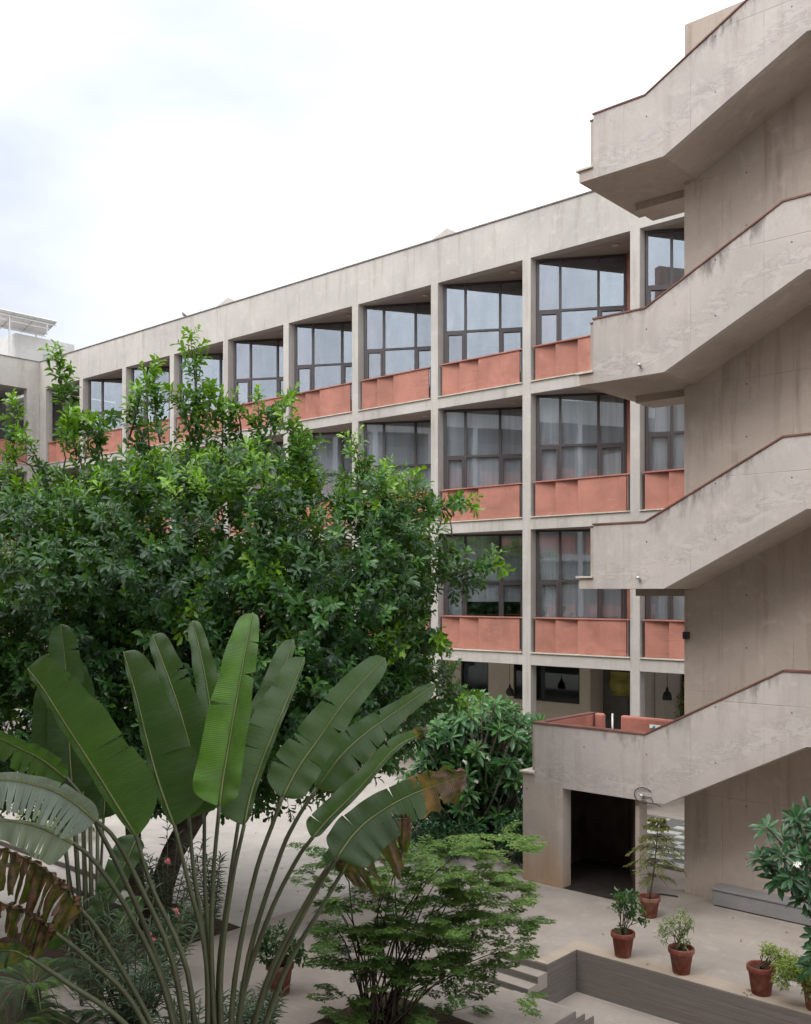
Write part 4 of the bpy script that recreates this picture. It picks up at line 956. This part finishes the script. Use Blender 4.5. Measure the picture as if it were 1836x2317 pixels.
blade(palm, [(775, 1972, 8.9), (800, 1935, 8.9), (880, 1860, 8.9), (930, 1850, 8.9)], 30, 95, 20, 20, (0.5,), (0.2, 0.35, 0.5, 0.65, 0.8), 0.1, dry=lambda t, f, s: 0.95, petiole=[(730, 2050, 8.9), (640, 2210, 8.9), org(52)], droop=0.5, gap=0.05, ragged=0.5, label='dried brown palm leaf hanging in strips')
blade(palm, [(742, 1962, 8.75), (765, 1935, 8.75), (805, 1895, 8.75)], 30, 14, 30, 30, (), (), 0.15, petiole=[(700, 2030, 8.8), (600, 2230, 8.9), org(48)], tip_w=0.6, lean=0.55)
# left side of the fan: pale leaves bending over, dead leaves hanging
blade(palm, [(218, 1857, 8.5), (156, 1806, 8.4), (87, 1777, 8.3), (0, 1764, 8.2), (-120, 1775, 8.1)], 74, 42, 12, 30, tuple(np.linspace(0.08, 0.92, 16)), (0.35,), 0.35, mat='pale_blade', petiole=[(262, 1900, 8.7), (320, 2010, 8.9), (395, 2190, 9), org(-60)], droop=0.25, gap=0.013, ragged=0.12, label='pale glossy palm leaf with a shredded lower edge')
blade(palm, [(166, 1908, 8.6), (110, 1880, 8.5), (50, 1862, 8.4), (-60, 1850, 8.3)], 56, 14, 12, 30, (0.3, 0.5, 0.66), (), 0.65, mat='pale_blade', petiole=[(215, 1950, 8.7), (290, 2060, 8.9), (370, 2230, 9), org(-70)], droop=0.25)
blade(palm, [(150, 1760, 9.1), (95, 1718, 9.1), (40, 1690, 9.1), (-60, 1640, 9.1)], 60, 40, 20, 30, tuple(np.linspace(0.1, 0.9, 8)), (), 0.45, petiole=[(200, 1830, 9.1), (330, 2100, 9.1), org(-50)], gap=0.03, droop=0.2, ragged=0.2)
for mid, w_, pet in (([(185, 2060, 8.5), (140, 2000, 8.4), (70, 1945, 8.35), (-40, 1905, 8.3)], (78, 26), [(225, 2110, 8.6), (330, 2290, 8.9), org(-85)]),
                     ([(125, 2110, 8.4), (85, 2075, 8.35), (30, 2050, 8.3), (-60, 2030, 8.3)], (52, 24), [(200, 2170, 8.6), (300, 2270, 8.8), org(-95)])):
    blade(palm, mid, w_[0], w_[1], 10, 40, tuple(sorted(rng.uniform(0.05, 0.95, 12))), (0.3, 0.5, 0.7), 0.1, dry=lambda t, f, s: 1.15 + 0.3 * f - (0.5 if t < 0.12 else 0), petiole=pet, droop=1.0, gap=0.022, ragged=0.6, label='dead brown palm leaf hanging in ribbons')
blade(palm, [(63, 2164, 8.3), (30, 2150, 8.2), (-40, 2150, 8.2)], 48, 30, 30, 50, (), (), 0.05, dry=lambda t, f, s: 0.35, petiole=[(150, 2222, 8.5), (283, 2317, 8.8), org(-100)], tip_w=0.6)

# a second, darker clump standing behind on the left
palm2 = thing('fan_palm', 'dark clump of upright paddle leaves in deep shade behind the left of the fan palm', 'palm', W(215, 2330, 13.0))
g2 = lambda dx: (215 + dx, 2330, 13.0)
blade(palm2, [(165, 1800, 12.6), (158, 1690, 12.6), (150, 1520, 12.6), (138, 1412, 12.6)], 52, 56, 25, 25, (0.5,), (0.4, 0.6, 0.8), 0.05, petiole=[(175, 1980, 12.8), g2(-10)])
blade(palm2, [(190, 1830, 12.9), (185, 1700, 12.9), (170, 1560, 12.9), (150, 1480, 12.9)], 60, 60, 30, 20, (), (), 0.0, petiole=[(195, 2000, 12.9), g2(-4)])
blade(palm2, [(120, 1800, 12.9), (110, 1650, 12.9), (115, 1540, 12.9), (105, 1480, 12.9)], 40, 50, 30, 20, (), (), 0.0, petiole=[(160, 2000, 12.9), g2(-16)])
blade(palm2, [(312, 1890, 12.2), (285, 1950, 12.1), (245, 2030, 12.0), (212, 2085, 11.9)], 26, 42, 20, 30, (), (), 0.22, petiole=[(300, 1870, 12.4), (250, 2000, 12.8), g2(10)])
blade(palm2, [(320, 2030, 12.0), (280, 2090, 11.9), (265, 2110, 11.8)], 18, 30, 20, 30, (), (), 0.40, petiole=[(345, 2000, 12.2), (280, 2150, 12.7), g2(14)])
blade(palm2, [(150, 2130, 12.0), (100, 2110, 11.8), (60, 2120, 11.6)], 30, 34, 20, 30, (), (), 0.20, petiole=[(170, 2180, 12.4), g2(-20)])
blade(palm2, [(235, 1850, 13.2), (240, 1740, 13.2), (225, 1600, 13.2)], 40, 40, 30, 20, (), (), 0.0, petiole=[(225, 2050, 13.1), g2(3)])
for dx, top_ in ((-14, 1850), (-6, 1780), (0, 1760), (6, 1800), (12, 1840)):
    MB().tube([W(*g2(dx)), W(195 + dx * 2.2, 2080, 12.9), W(185 + dx * 3, top_, 12.9)], [0.05, 0.035, 0.02], 8).build('petiole', M['petiole'], palm2)

# ================================================================= PLUMERIAS: leaf rosettes on stubby stems, each leaf its own piece
PLT = [leaf_template('plum', 0.25, dr) for dr in (0.10, 0.25, 0.40)]
def rosettes(owner, pts, dirs, llen, nleaf, tone0, mat, cap=300, wid=0.30, tjit=0.2):
    P, D, Nn, L, To = [], [], [], [], []
    for p, d in zip(pts, dirs):
        d = d / np.linalg.norm(d); ref_ = np.cross(d, [0.3, 0.5, 0.8]); ref_ /= np.linalg.norm(ref_); r2 = np.cross(d, ref_)
        t0 = np.clip(tone0 + rng.normal(0, tjit * 0.5), 0, 1)
        n = max(5, int(nleaf * rng.uniform(0.75, 1.25)))
        for j in range(n):
            f = j / n; a = j * 2.4 + rng.uniform(-.3, .3); out = ref_ * math.cos(a) + r2 * math.sin(a)
            el = 0.15 + 0.95 * f ** 1.6 + rng.uniform(-.12, .12)
            P.append(p - d * 0.10 * (1 - f)); D.append(out * math.cos(el) + d * math.sin(el) + np.array([0, 0, -0.10])); Nn.append(d + 0.15 * unit(1)[0])
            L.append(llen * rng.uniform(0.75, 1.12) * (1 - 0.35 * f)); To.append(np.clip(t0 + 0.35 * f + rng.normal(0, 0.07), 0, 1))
    P, D, Nn, L, To = map(np.array, (P, D, Nn, L, To))
    order = np.argsort((P @ fw) - 0.0)           # nearest first
    big, rest = order[:cap], order[cap:]
    # shared meshes: three curvatures x four tones
    lib = {}
    for c_, tm in enumerate(PLT):
        for q in range(5):
            V_, T_, to_ = leaves(np.zeros((1, 3)), np.array([[0, 1.0, 0]]), np.array([[0, 0, 1.0]]), 1.0, wid, q / 4.0, tm)
            me = fast_mesh('leaf', V_, T_, to_); me.materials.append(mat); lib[c_, q] = me
    inv = world_of(owner).inverted()
    for k in big:
        d = D[k] / np.linalg.norm(D[k]); x = np.cross(d, Nn[k]); x /= np.linalg.norm(x); z = np.cross(x, d)
        o = bpy.data.objects.new('leaf', lib[int(rng.integers(3)), int(round(To[k] * 4))]); COL.objects.link(o); o.parent = owner
        mt = np.eye(4); mt[:3, 0], mt[:3, 1], mt[:3, 2], mt[:3, 3] = x * L[k], d * L[k], z * L[k], P[k]
        o.matrix_basis = inv @ Matrix(mt.tolist())
    if len(rest):
        V_, T_, to_ = leaves(P[rest], D[rest], Nn[rest], L[rest], L[rest] * wid, To[rest], PLT[1])
        o = link('foliage', fast_mesh('foliage', V_, T_, to_), mat, owner); o['kind'] = 'stuff'
def petals(owner, pts, size, mat, n=5, cluster=5):
    for p in pts:
        m = MB()
        for _ in range(cluster):
            c = Vector(p) + Vector(rng.normal(0, size * 0.45, 3)); ax = Vector(unit(1)[0]) * 0.6 - FWD * 0.8 + UP * 0.5; ax.normalize()
            u = ax.orthogonal().normalized(); v = ax.cross(u)
            for j in range(n):
                a = 2 * math.pi * j / n; d = u * math.cos(a) + v * math.sin(a); e = u * math.cos(a + 0.75) + v * math.sin(a + 0.75); q = u * math.cos(a + .38) + v * math.sin(a + .38)
                m.quad(c, c + d * size * 0.7 + ax * size * .2, c + q * size + ax * size * .15, c + e * size * 0.6 + ax * size * .3)
        m.build('flower', mat, owner)
pb = on_y(1085, 1885, 17.4); pb.z = TZ + 0.05
plum = thing('plumeria', 'dense plumeria bush with white flowers beside the lowest stair landing', 'shrub', pb)
pts, dirs = [], []
for px, py, rx, ry, n in ((1060, 1720, 115, 110, 60), (1140, 1690, 75, 95, 40), (1090, 1620, 75, 50, 22), (1150, 1800, 60, 100, 40), (1040, 1800, 90, 80, 34), (1205, 1640, 30, 25, 5), (1100, 1850, 110, 55, 34), (990, 1720, 70, 90, 26), (960, 1800, 60, 60, 16), (1000, 1660, 50, 40, 10)):
    for _ in range(n):
        a = rng.uniform(0, 6.28); q = math.sqrt(rng.uniform(0, 1)); dd = rng.uniform(-1.2, 1.0) * math.sqrt(max(0.05, 1 - q * q))
        p = np.array(W(px + rx * q * math.cos(a), py - ry * q * math.sin(a), 21.3 + dd))
        if p[1] > 15.0 and p[0] > -10.8 and p[1] < 17.7: continue
        pts.append(p); dirs.append(np.array([0, 0, 0.9]) + rgt * 0.8 * q * math.cos(a) + fw * (-0.5) + 0.35 * unit(1)[0])
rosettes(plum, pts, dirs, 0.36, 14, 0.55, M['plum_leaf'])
sm_ = MB()
for p in pts: 
    b0 = Vector(pb) + Vector((rng.normal(0, .25), rng.normal(0, .25), 0)); q = Vector(p); md = b0.lerp(q, 0.5) + Vector((rng.normal(0, .12), rng.normal(0, .12), -0.25)); sm_.tube([b0, md, q], [0.04, 0.03, 0.018], 6)
sm_.build('stems', M['plumstem'], plum)
petals(plum, [W(1062, 1628, 20.4), W(1105, 1715, 20.2), W(1080, 1768, 20.1), W(1178, 1722, 20.3), W(1127, 1586, 20.6), W(1053, 1722, 20.2)], 0.035, M['white_flower'], cluster=4)
# near plumeria, coming in from the right edge
pr_b = W(1990, 2330, 12.3); pr_b.z = LZ
plumr = thing('plumeria', 'broad-leaved plumeria branch reaching in at the right edge over the bench', 'shrub', pr_b)
pts, dirs = [], []
for px, py, d in ((1735, 1870, 12.0), (1800, 1850, 12.1), (1845, 1880, 12.0), (1770, 1930, 11.9), (1820, 1940, 12.0), (1790, 1985, 11.9), (1850, 1980, 12.1), (1815, 2030, 12.1), (1745, 1955, 12.2), (1850, 2060, 12.2), (1830, 1830, 12.3), (1880, 1900, 12.1),
                 (1850, 2115, 12.2), (1835, 2185, 12.3), (1870, 2240, 12.2), (1880, 1990, 12.0), (1900, 2080, 12.2), (1770, 1890, 12.2), (1800, 1900, 12.3), (1840, 1930, 12.3), (1800, 2000, 12.3), (1835, 2010, 11.9), (1860, 2030, 12.0), (1760, 1985, 12.2), (1720, 1935, 12.3), (1860, 1840, 12.2), (1850, 2150, 12.1)):
    pts.append(np.array(W(px, py, d))); dirs.append(np.array([0, 0, 0.75]) - rgt * 0.45 - fw * 0.55 + 0.3 * unit(1)[0])
rosettes(plumr, pts, dirs, 0.255, 17, 0.10, M['plum_leaf'])
sm_ = MB()
for p in pts:
    q = Vector(p); sm_.tube([pr_b, W(1960, 2150, 12.3), W(1930, 2040, 12.2), q.lerp(W(1930, 2040, 12.2), 0.3) - Vector((0, 0, .06)), q], [0.05, 0.045, 0.035, 0.022, 0.016], 6)
sm_.build('stems', M['plumstem'], plumr)
petals(plumr, [W(1802, 1958, 11.6)], 0.035, M['white_flower'], cluster=3)

# ================================================================= SMALL-LEAVED SHRUBS
def stems_to(owner, base, pts, r0, r1, mat, name='stems', spread=0.05, sag=-0.12, n=6):
    m = MB()
    for p in pts:
        b0 = Vector(base) + Vector((rng.normal(0, spread), rng.normal(0, spread), 0)); q = Vector(p)
        pl = []
        for k in range(n):
            t = k / (n - 1); w = b0.lerp(q, t); w.z += (q.z - b0.z) * 0.22 * math.sin(t * math.pi); pl.append(w + Vector(rng.normal(0, 0.02, 3)) * (0 < k < n - 1))
        m.tube(pl, [r0 + (r1 - r0) * k / (n - 1) for k in range(n)], 6)
    return m.build(name, mat, owner)
# feathery shrub in the middle of the foreground: flat sprays of tiny leaflets
fb = on_z(915, 2335, TZ + 0.03); fb = Vector((-8.2, 8.75, TZ + 0.035))
fsh = thing('feathery_shrub', 'bright green feathery-leaved shrub on thin stems in the centre foreground', 'shrub', fb)
sp, so, tn = [], [], []
def layer(px, py, rx, ry, n, t):
    for _ in range(int(n * 0.5)):
        a = rng.uniform(0, 6.28); q = math.sqrt(rng.uniform(0, 1))
        dd = rng.normal(0, 0.38)
        sp.append(np.array(W(px + rx * q * math.cos(a), py + ry * q * math.sin(a), 11.9 + dd - 0.15 * (1 - q))))
        so.append(rgt * math.cos(a) * q + fw * (rng.normal(0, .6) - 0.2) + np.array([0, 0, 0.02])); tn.append(t)
for L_ in ((800, 1945, 95, 22, 34, .4), (960, 1925, 130, 25, 60, .6), (1105, 1905, 95, 26, 55, .7), (990, 1985, 160, 32, 120, .65), (850, 2030, 130, 28, 52, .3), (1110, 2020, 80, 30, 60, .7),
           (790, 2100, 60, 25, 36, .3), (900, 2115, 140, 35, 95, .5), (1090, 2085, 120, 30, 80, .5), (1130, 2140, 60, 26, 28, .4), (820, 2180, 90, 30, 40, .2), (960, 2190, 120, 40, 50, .2), (1090, 2170, 70, 25, 30, .3),
           (730, 1910, 35, 12, 10, .15), (1170, 2250, 30, 30, 7, .6), (800, 2260, 70, 40, 22, .35), (870, 2300, 100, 30, 25, .4), (1000, 2060, 150, 60, 80, .5), (880, 2150, 140, 70, 90, .15), (1010, 2240, 90, 60, 50, .1), (760, 2010, 70, 60, 40, .4), (1150, 1960, 40, 36, 16, .8)): layer(*L_)
sp, so, tn = np.array(sp), np.array(so), np.array(tn)
so = so + 0.5 * unit(len(so)) * np.array([1, 1, 0.25]); so /= np.linalg.norm(so, axis=1, keepdims=True)
side_ = np.cross(so, [0, 0, 1.0]); side_ /= np.linalg.norm(side_, axis=1, keepdims=True)
lp, ld, lt = [], [], []
for j in range(7):
    for sg in (-1, 1):
        pin_o = sp + so * (0.035 * j); pd = so * 0.55 + sg * side_ * 0.85 + np.array([0, 0, -0.15]); pl_ = 0.11 * (1 - 0.08 * j)
        for q in range(4):
            f = (q + 0.6) / 4
            for s2 in (-1, 1):
                lp.append(pin_o + pd * pl_ * f + rng.normal(0, 0.006, sp.shape)); ld.append(pd + s2 * np.cross(pd, [0, 0, 1.0]) * 0.9 + rng.normal(0, .15, sp.shape)); lt.append(np.clip(tn + rng.normal(0, .12, len(tn)), 0, 1))
n_ = len(lp) * len(sp)
dm = (np.array([[0, 0, 0], [0.5, 0.55, 0], [0, 1, -0.08], [-0.5, 0.55, 0]]), np.array([[0, 1, 2], [0, 2, 3]]))
V, T, tone = leaves(np.vstack(lp), np.vstack(ld), np.tile([0, 0, 1.0], (n_, 1)) + 0.3 * unit(n_), rng.uniform(0.036, 0.062, n_), 0.024, np.concatenate(lt), dm)
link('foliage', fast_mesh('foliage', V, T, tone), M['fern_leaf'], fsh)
stems_to(fsh, fb, [sp[k] for k in rng.choice(len(sp), 46, replace=False)], 0.014, 0.003, M['bark'], spread=0.16)
def bushy(name, label, cat, base, blobs, leaf, dens, tone, mat, tmpl, width, stem_r=0.012, group=None, up=0.4, stem_mat='twig', nst=14):
    o = thing(name, label, cat, base, group)
    P, D = [], []
    for c, rx, rz, n in blobs:
        u = unit(n) * (rng.uniform(0.35, 1.0, n) ** 0.6)[:, None]
        P.append(np.array(c) + u * np.array([rx, rx, rz])); D.append(u)
    P, D = np.vstack(P), np.vstack(D); n = len(P)
    lp, ld, ln_, lt = [], [], [], []
    for j in range(dens):
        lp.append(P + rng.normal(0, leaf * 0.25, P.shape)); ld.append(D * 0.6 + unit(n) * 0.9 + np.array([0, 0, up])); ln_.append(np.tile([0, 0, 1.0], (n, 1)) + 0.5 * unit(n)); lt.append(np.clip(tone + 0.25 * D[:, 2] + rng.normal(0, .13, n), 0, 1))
    m_ = len(lp) * n; L = leaf * rng.uniform(0.7, 1.25, m_)
    V, T, t_ = leaves(np.vstack(lp), np.vstack(ld), np.vstack(ln_), L, L * width, np.concatenate(lt), tmpl)
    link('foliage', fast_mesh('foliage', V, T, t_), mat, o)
    stems_to(o, base, [P[k] for k in rng.choice(n, min(nst, n), replace=False)], stem_r, 0.003, M[stem_mat], spread=0.02)
    return o
OV, LA = leaf_template('oval', 0.2, 0.2), leaf_template('lance', 0.15, 0.3)
# oleanders
def oleander(label, px, py, d, h, spread, nst, flowers, tone=0.35):
    b = W(px, py, d); b.z = TZ - 0.02
    o = thing('oleander', label, 'shrub', b, 'oleanders in the planting beds')
    P, D = [], []
    m = MB()
    for k in range(nst):
        a = rng.uniform(0, 6.28); q = math.sqrt(rng.uniform(0, 1)) * spread
        tip = b + Vector((q * math.cos(a), q * math.sin(a), h * rng.uniform(0.6, 1.0)))
        midp = b.lerp(tip, 0.5) + Vector((0, 0, 0.1)); m.tube([b, midp, tip], [0.012, 0.008, 0.004], 6)
        for t in np.linspace(0.25, 1, 11):
            p = b.lerp(midp, t * 2) if t < 0.5 else midp.lerp(tip, t * 2 - 1)
            for j in range(4):
                P.append(p); e = j * 1.57 + t * 9 + rng.uniform(-.3, .3); D.append((math.cos(e), math.sin(e), rng.uniform(0.1, 0.7) + 0.7 * (t > 0.9)))
    P, D = np.array([tuple(p) for p in P]), np.array(D); n = len(P)
    L = rng.uniform(0.11, 0.18, n)
    V, T, t_ = leaves(P, D, np.tile([0, 0, 1.0], (n, 1)) + 0.3 * unit(n), L, L * 0.15, np.clip(tone + rng.normal(0, .14, n), 0, 1), LA)
    link('foliage', fast_mesh('foliage', V, T, t_), M['oleander'], o); m.build('stems', M['twig'], o)
    if flowers: petals(o, flowers, 0.032, M['pink_flower'], cluster=7)
oleander('slender oleander with pink flowers in front of the tree trunks', 380, 2180, 15.0, 1.75, 0.75, 16, [W(379, 1947, 14.3), W(397, 2060, 14.3), W(403, 2068, 14.3)])
oleander('thin oleander without flowers behind the middle palm stalks', 482, 2150, 15.2, 1.5, 0.5, 9, [])
oleander('low oleander with a few pink blooms left of the palm stalks', 345, 2240, 13.6, 1.0, 0.6, 14, [W(337, 2115, 13.0), W(347, 2124, 13.0)])
oleander('dense dark oleander filling the bottom left behind the palm stalks', 300, 2400, 11.4, 1.75, 1.0, 34, [], 0.42)
oleander('small oleander at the foot of the fan palm stalks', 430, 2480, 10.6, 1.1, 0.8, 22, [], 0.3)
oleander('low oleander tuft between the palm stalks and the left clay pot', 590, 2400, 11.2, 0.95, 0.45, 12, [], 0.25)
# cycad in the corner
cb = W(70, 2330, 11.8); cyc = thing('cycad', 'feathery green cycad in the bottom left corner', 'palm', Vector((cb.x, cb.y, TZ + 0.05)))
for (px, py) in ((75, 2235), (20, 2330), (150, 2370)):
    c0 = W(px, py, 11.6 if py < 2300 else 11.2)
    for j in range(20):
        a = j * 2.4 + rng.uniform(-.2, .2); ln2 = rng.uniform(0.6, 0.85); out = Vector((math.cos(a), math.sin(a), 0))
        rach = [c0 + out * (ln2 * t) + UP * (0.62 * t - 0.6 * t * t) for t in np.linspace(0, 1, 10)]
        Pq, Dq = [], []
        for t in np.linspace(0.1, 1, 34):
            x = t * 9; k = min(8, int(x)); p = rach[k].lerp(rach[k + 1], x - k)
            for sg in (-1, 1):
                Pq.append(tuple(p)); Dq.append(tuple(out.cross(UP) * sg + out * 0.6 + UP * 0.25))
        nn = len(Pq)
        V, T, t_ = leaves(np.array(Pq), np.array(Dq), np.tile([0, 0, 1.0], (nn, 1)), 0.17 * np.repeat(np.sin(np.linspace(0.5, 2.9, nn // 2)), 2), 0.012, np.clip(rng.normal(0.5, .12, nn), 0, 1), dm)
        fo = link('frond', fast_mesh('frond', V, T, t_), M['fern_leaf' if (px + j) % 4 == 0 else 'oleander'], cyc)
        MB().tube(rach, 0.006, 5).build('frond_stalk', M['twig'], fo)
    MB().tube([Vector((c0.x, c0.y, TZ + 0.05)), c0], [0.1, 0.09], 10).build('trunk', M['bark'], cyc)
# low planting behind
def low(px, py, d, w, h, n, label, name='shrub', leaf=0.1, tone=0.25, mat='plum_leaf'):
    b = W(px, py, d); b.z = TZ
    bushy(name, label, 'shrub', b, [(b + Vector((0, 0, h * 0.55)), w, h * 0.5, n)], leaf, 6, tone, M[mat], OV, 0.42, group='low shrubs at the courtyard edge')
low(905, 1850, 20.5, 0.8, 1.0, 260, 'low dark bush under the torn brown palm leaf')
low(1190, 1900, 19.4, 0.65, 1.0, 220, 'low dark bush pressed against the concrete pier', tone=0.1)
low(1010, 1890, 20.0, 0.9, 0.7, 240, 'low dark bush below the plumeria', tone=0.1)
low(140, 1935, 22.0, 1.0, 0.5, 240, 'low light green hedge beyond the pale drooping palm leaves', tone=0.55, mat='lime_leaf')
low(1556, 1640, 26.2, 0.28, 3.0, 260, 'tall narrow green shrub beyond the corridor end by the stair wall', tone=0.6, mat='lime_leaf')

# ================================================================= POTTED PLANTS
PG = 'plants in red clay pots'
def pot(label, px, pyb, h=0.36, rr=0.178, rb=0.118, pos=None):
    b = pos or on_z(px, pyb, TZ + (0.009 if pyb > 2100 else 0.0))
    o = thing('potted_plant', label, 'potted plant', b, PG)
    lip = 0.075
    p = MB().lathe([(0.0, 0.0), (rb - 0.01, 0.0), (rb, 0.012), (rr - 0.022, h - lip), (rr - 0.004, h - lip + 0.004), (rr, h - lip + 0.014), (rr, h - 0.01), (rr - 0.006, h), (rr - 0.022, h), (rr - 0.028, h - 0.01), (rr - 0.035, h - 0.09)], 40, b).build('pot', M['clay'], o)
    MB().lathe([(0.0, h - 0.055), (0.06, h - 0.05), (rr - 0.03, h - 0.062)], 28, b).build('soil', M['soil'], o)
    return o, Vector(b) + Vector((0, 0, h - 0.055))
def pot_foliage(o, base, blobs, leaf, dens, tone, mat, tmpl, width, nst=16, up=0.3, sr=0.008, smat='twig'):
    P, D = [], []
    for c, rx, rz, n in blobs:
        u = unit(n) * (rng.uniform(0.2, 1.0, n) ** 0.5)[:, None]; P.append(np.array(c) + u * np.array([rx, rx, rz])); D.append(u)
    P, D = np.vstack(P), np.vstack(D); n = len(P); lp, ld, ln_, lt = [], [], [], []
    for j in range(dens):
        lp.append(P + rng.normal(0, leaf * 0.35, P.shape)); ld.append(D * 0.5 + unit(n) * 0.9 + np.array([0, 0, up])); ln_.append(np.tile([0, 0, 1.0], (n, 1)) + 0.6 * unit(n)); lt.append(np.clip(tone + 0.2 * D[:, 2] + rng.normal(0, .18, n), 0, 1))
    m_ = dens * n; L = leaf * rng.uniform(0.65, 1.25, m_)
    V, T, t_ = leaves(np.vstack(lp), np.vstack(ld), np.vstack(ln_), L, L * width, np.concatenate(lt), tmpl)
    link('foliage', fast_mesh('foliage', V, T, t_), mat, o)
    stems_to(o, base, [P[k] for k in rng.choice(n, min(nst, n), replace=False)], sr, 0.0025, M[smat], spread=0.012)
o, b = pot('clay pot with a small round-leaved tree, left end of the terrace edge row', 1410, 2163)
pot_foliage(o, b, [(W(1418, 2035, 14.4), 0.19, 0.15, 46), (W(1440, 2065, 14.4), 0.16, 0.11, 30), (W(1400, 2050, 14.4), 0.10, 0.10, 16), (W(1462, 2085, 14.3), 0.05, 0.06, 6), (W(1405, 2100, 14.4), 0.05, 0.04, 4)], 0.055, 7, 0.15, M['tree_leaf'], OV, 0.5, 12, 0.1)
o, b = pot('clay pot with a pale spiky-leaved shrub, second from the left on the terrace edge', 1542, 2201, rr=0.182)
pot_foliage(o, b, [(W(1545, 2085, 13.85), 0.14, 0.16, 34), (W(1510, 2095, 13.85), 0.12, 0.12, 20), (W(1500, 2120, 13.8), 0.06, 0.08, 8), (W(1548, 2128, 13.8), 0.10, 0.08, 12)], 0.075, 6, 0.62, M['pale_leaf'], LA, 0.26, 14)
o, b = pot('clay pot with a sparse lime-green sprig, third on the terrace edge', 1723, 2248, h=0.38, rr=0.19, rb=0.125)
pot_foliage(o, b, [(W(1738, 2150, 13.05), 0.10, 0.07, 34), (W(1772, 2165, 13.0), 0.15, 0.09, 50)], 0.055, 8, 0.75, M['lime_leaf'], LA, 0.24, 10)
o, b = pot('clay pot cut by the right edge, full of arching lime-green ferny stems', 1848, 2284, h=0.38, rr=0.19, rb=0.125)
pot_foliage(o, b, [(W(1790, 2190, 12.7), 0.20, 0.13, 150), (W(1830, 2205, 12.7), 0.22, 0.16, 170), (W(1770, 2215, 12.7), 0.10, 0.10, 34), (W(1850, 2230, 12.6), 0.2, 0.17, 90)], 0.055, 9, 0.7, M['lime_leaf'], LA, 0.22, 30)
o, b = pot('clay pot with a dark glossy shrub behind the palm stalks, on the left', 634, 2246, h=0.40, rr=0.185, rb=0.125)
pot_foliage(o, b, [(W(625, 2125, 13.1), 0.22, 0.20, 60), (W(655, 2150, 13.1), 0.18, 0.15, 40), (W(600, 2160, 13.1), 0.12, 0.14, 22), (W(680, 2160, 13.0), 0.06, 0.08, 10)], 0.075, 6, 0.02, M['tree_leaf'], OV, 0.42, 14)
# potted araucaria behind
o, b = pot('clay pot with a tiered araucaria seedling in front of the gap under the stairs', 1470, 2074, h=0.34)
tip = W(1488, 1858, 16.1)
def stem_pt(t): return b.lerp(tip, t) + Vector((0.03 * math.sin(t * 3), 0, 0))
MB().tube([stem_pt(t) for t in np.linspace(0, 1, 12)], list(np.linspace(0.018, 0.006, 12)), 8).build('trunk', M['twig'], o)
P_, D_, br = [], [], MB()
for t, ln_, nb in ((0.30, 0.36, 5), (0.48, 0.50, 6), (0.66, 0.46, 7), (0.80, 0.32, 7), (0.90, 0.20, 7), (0.98, 0.13, 7)):
    for j in range(nb):
        a = j * 6.283 / nb + t * 7; out = Vector((math.cos(a), math.sin(a), 0)); L = ln_ * rng.uniform(0.75, 1.1); s0 = stem_pt(t)
        ray = [s0 + out * (L * q) + UP * (0.16 * L * q * 2 - 0.55 * L * q * q + (0.10 if t > 0.85 else 0) * q) for q in np.linspace(0, 1, 8)]
        br.tube(ray, list(np.linspace(0.007, 0.003, 8)), 5)
        if t < 0.35 and j % 2: continue
        for q in np.linspace(0.25, 1, 24):
            x = q * 7; k = min(6, int(x)); p = ray[k].lerp(ray[k + 1], x - k); sd_ = out.cross(UP)
            for sg in (-1, 1):
                P_.append(tuple(p)); D_.append(tuple(sd_ * sg * 0.7 + out * 0.4 + UP * rng.uniform(-0.9, 0.05)))
P_, D_ = np.array(P_), np.array(D_)
V, T, t_ = leaves(P_, D_, np.tile([0, 0, 1.0], (len(P_), 1)) + 0.4 * unit(len(P_)), rng.uniform(0.07, 0.12, len(P_)), 0.016, np.clip(rng.normal(0.5, .2, len(P_)), 0, 1), dm)
link('foliage', fast_mesh('foliage', V, T, t_), M['needle'], o); br.build('branches', M['twig'], o)

# fallen leaves lying about under the plants
fp = []
for cx_, cy_, n, sx_, sy_, z in ((-9.5, 11.2, 34, 1.4, 0.8, TZ + 0.004), (-10.5, 13.8, 22, 1.2, 1.2, TZ + 0.004), (-15, 12.2, 60, 2.2, 1.6, CZ + 0.004), (-6, 12.9, 12, 1.8, 0.1, TZ + 0.013), (-5.5, 14.3, 9, 2.0, 0.8, TZ + 0.004), (-5.5, 11.9, 24, 1.6, 0.5, LZ + 0.004)):
    q = np.stack([rng.normal(cx_, sx_, n), rng.normal(cy_, sy_, n), np.full(n, z + 0.004)], 1)
    if z > TZ + 0.01: q = q[(q[:, 1] > 12.76) & (q[:, 1] < 13.05)]
    elif abs(z - TZ) < 0.01: q = q[((q[:, 0] > -12.3) & (q[:, 0] < -8.9) & (q[:, 1] > 10.9)) | ((q[:, 1] > 13.15) & (q[:, 0] > -12.3) & ((q[:, 1] < 15.1) | (q[:, 0] > -7)) & (q[:, 1] < 16))]
    elif z > LZ + 0.1: q = q[(q[:, 0] < -12.5) & (q[:, 1] > 10.4)]
    else: q = q[(q[:, 0] > -6.6) & (q[:, 1] < 12.65)]
    fp.append(q)
fp = np.vstack(fp); n = len(fp)
d = rng.normal(size=(n, 3)); d[:, 2] = 0.05
V, T, t_ = leaves(fp, d, np.tile([0, 0, 1.0], (n, 1)) + 0.2 * unit(n), rng.uniform(0.03, 0.08, n), 0.026, rng.uniform(0.5, 1, n), leaf_template('oval', 0.2, -0.12))
fl = link('fallen_leaves', fast_mesh('fallen_leaves', V, T, t_), leaf_mat('fallen_leaf', (0.09, 0.05, 0.025), (0.17, 0.10, 0.04), (0.26, 0.20, 0.06), 0.7, 0.2, 0.1))
fl['kind'] = 'stuff'; fl['label'] = 'scattered brown fallen leaves on the courtyard paving'; fl['category'] = 'leaves'
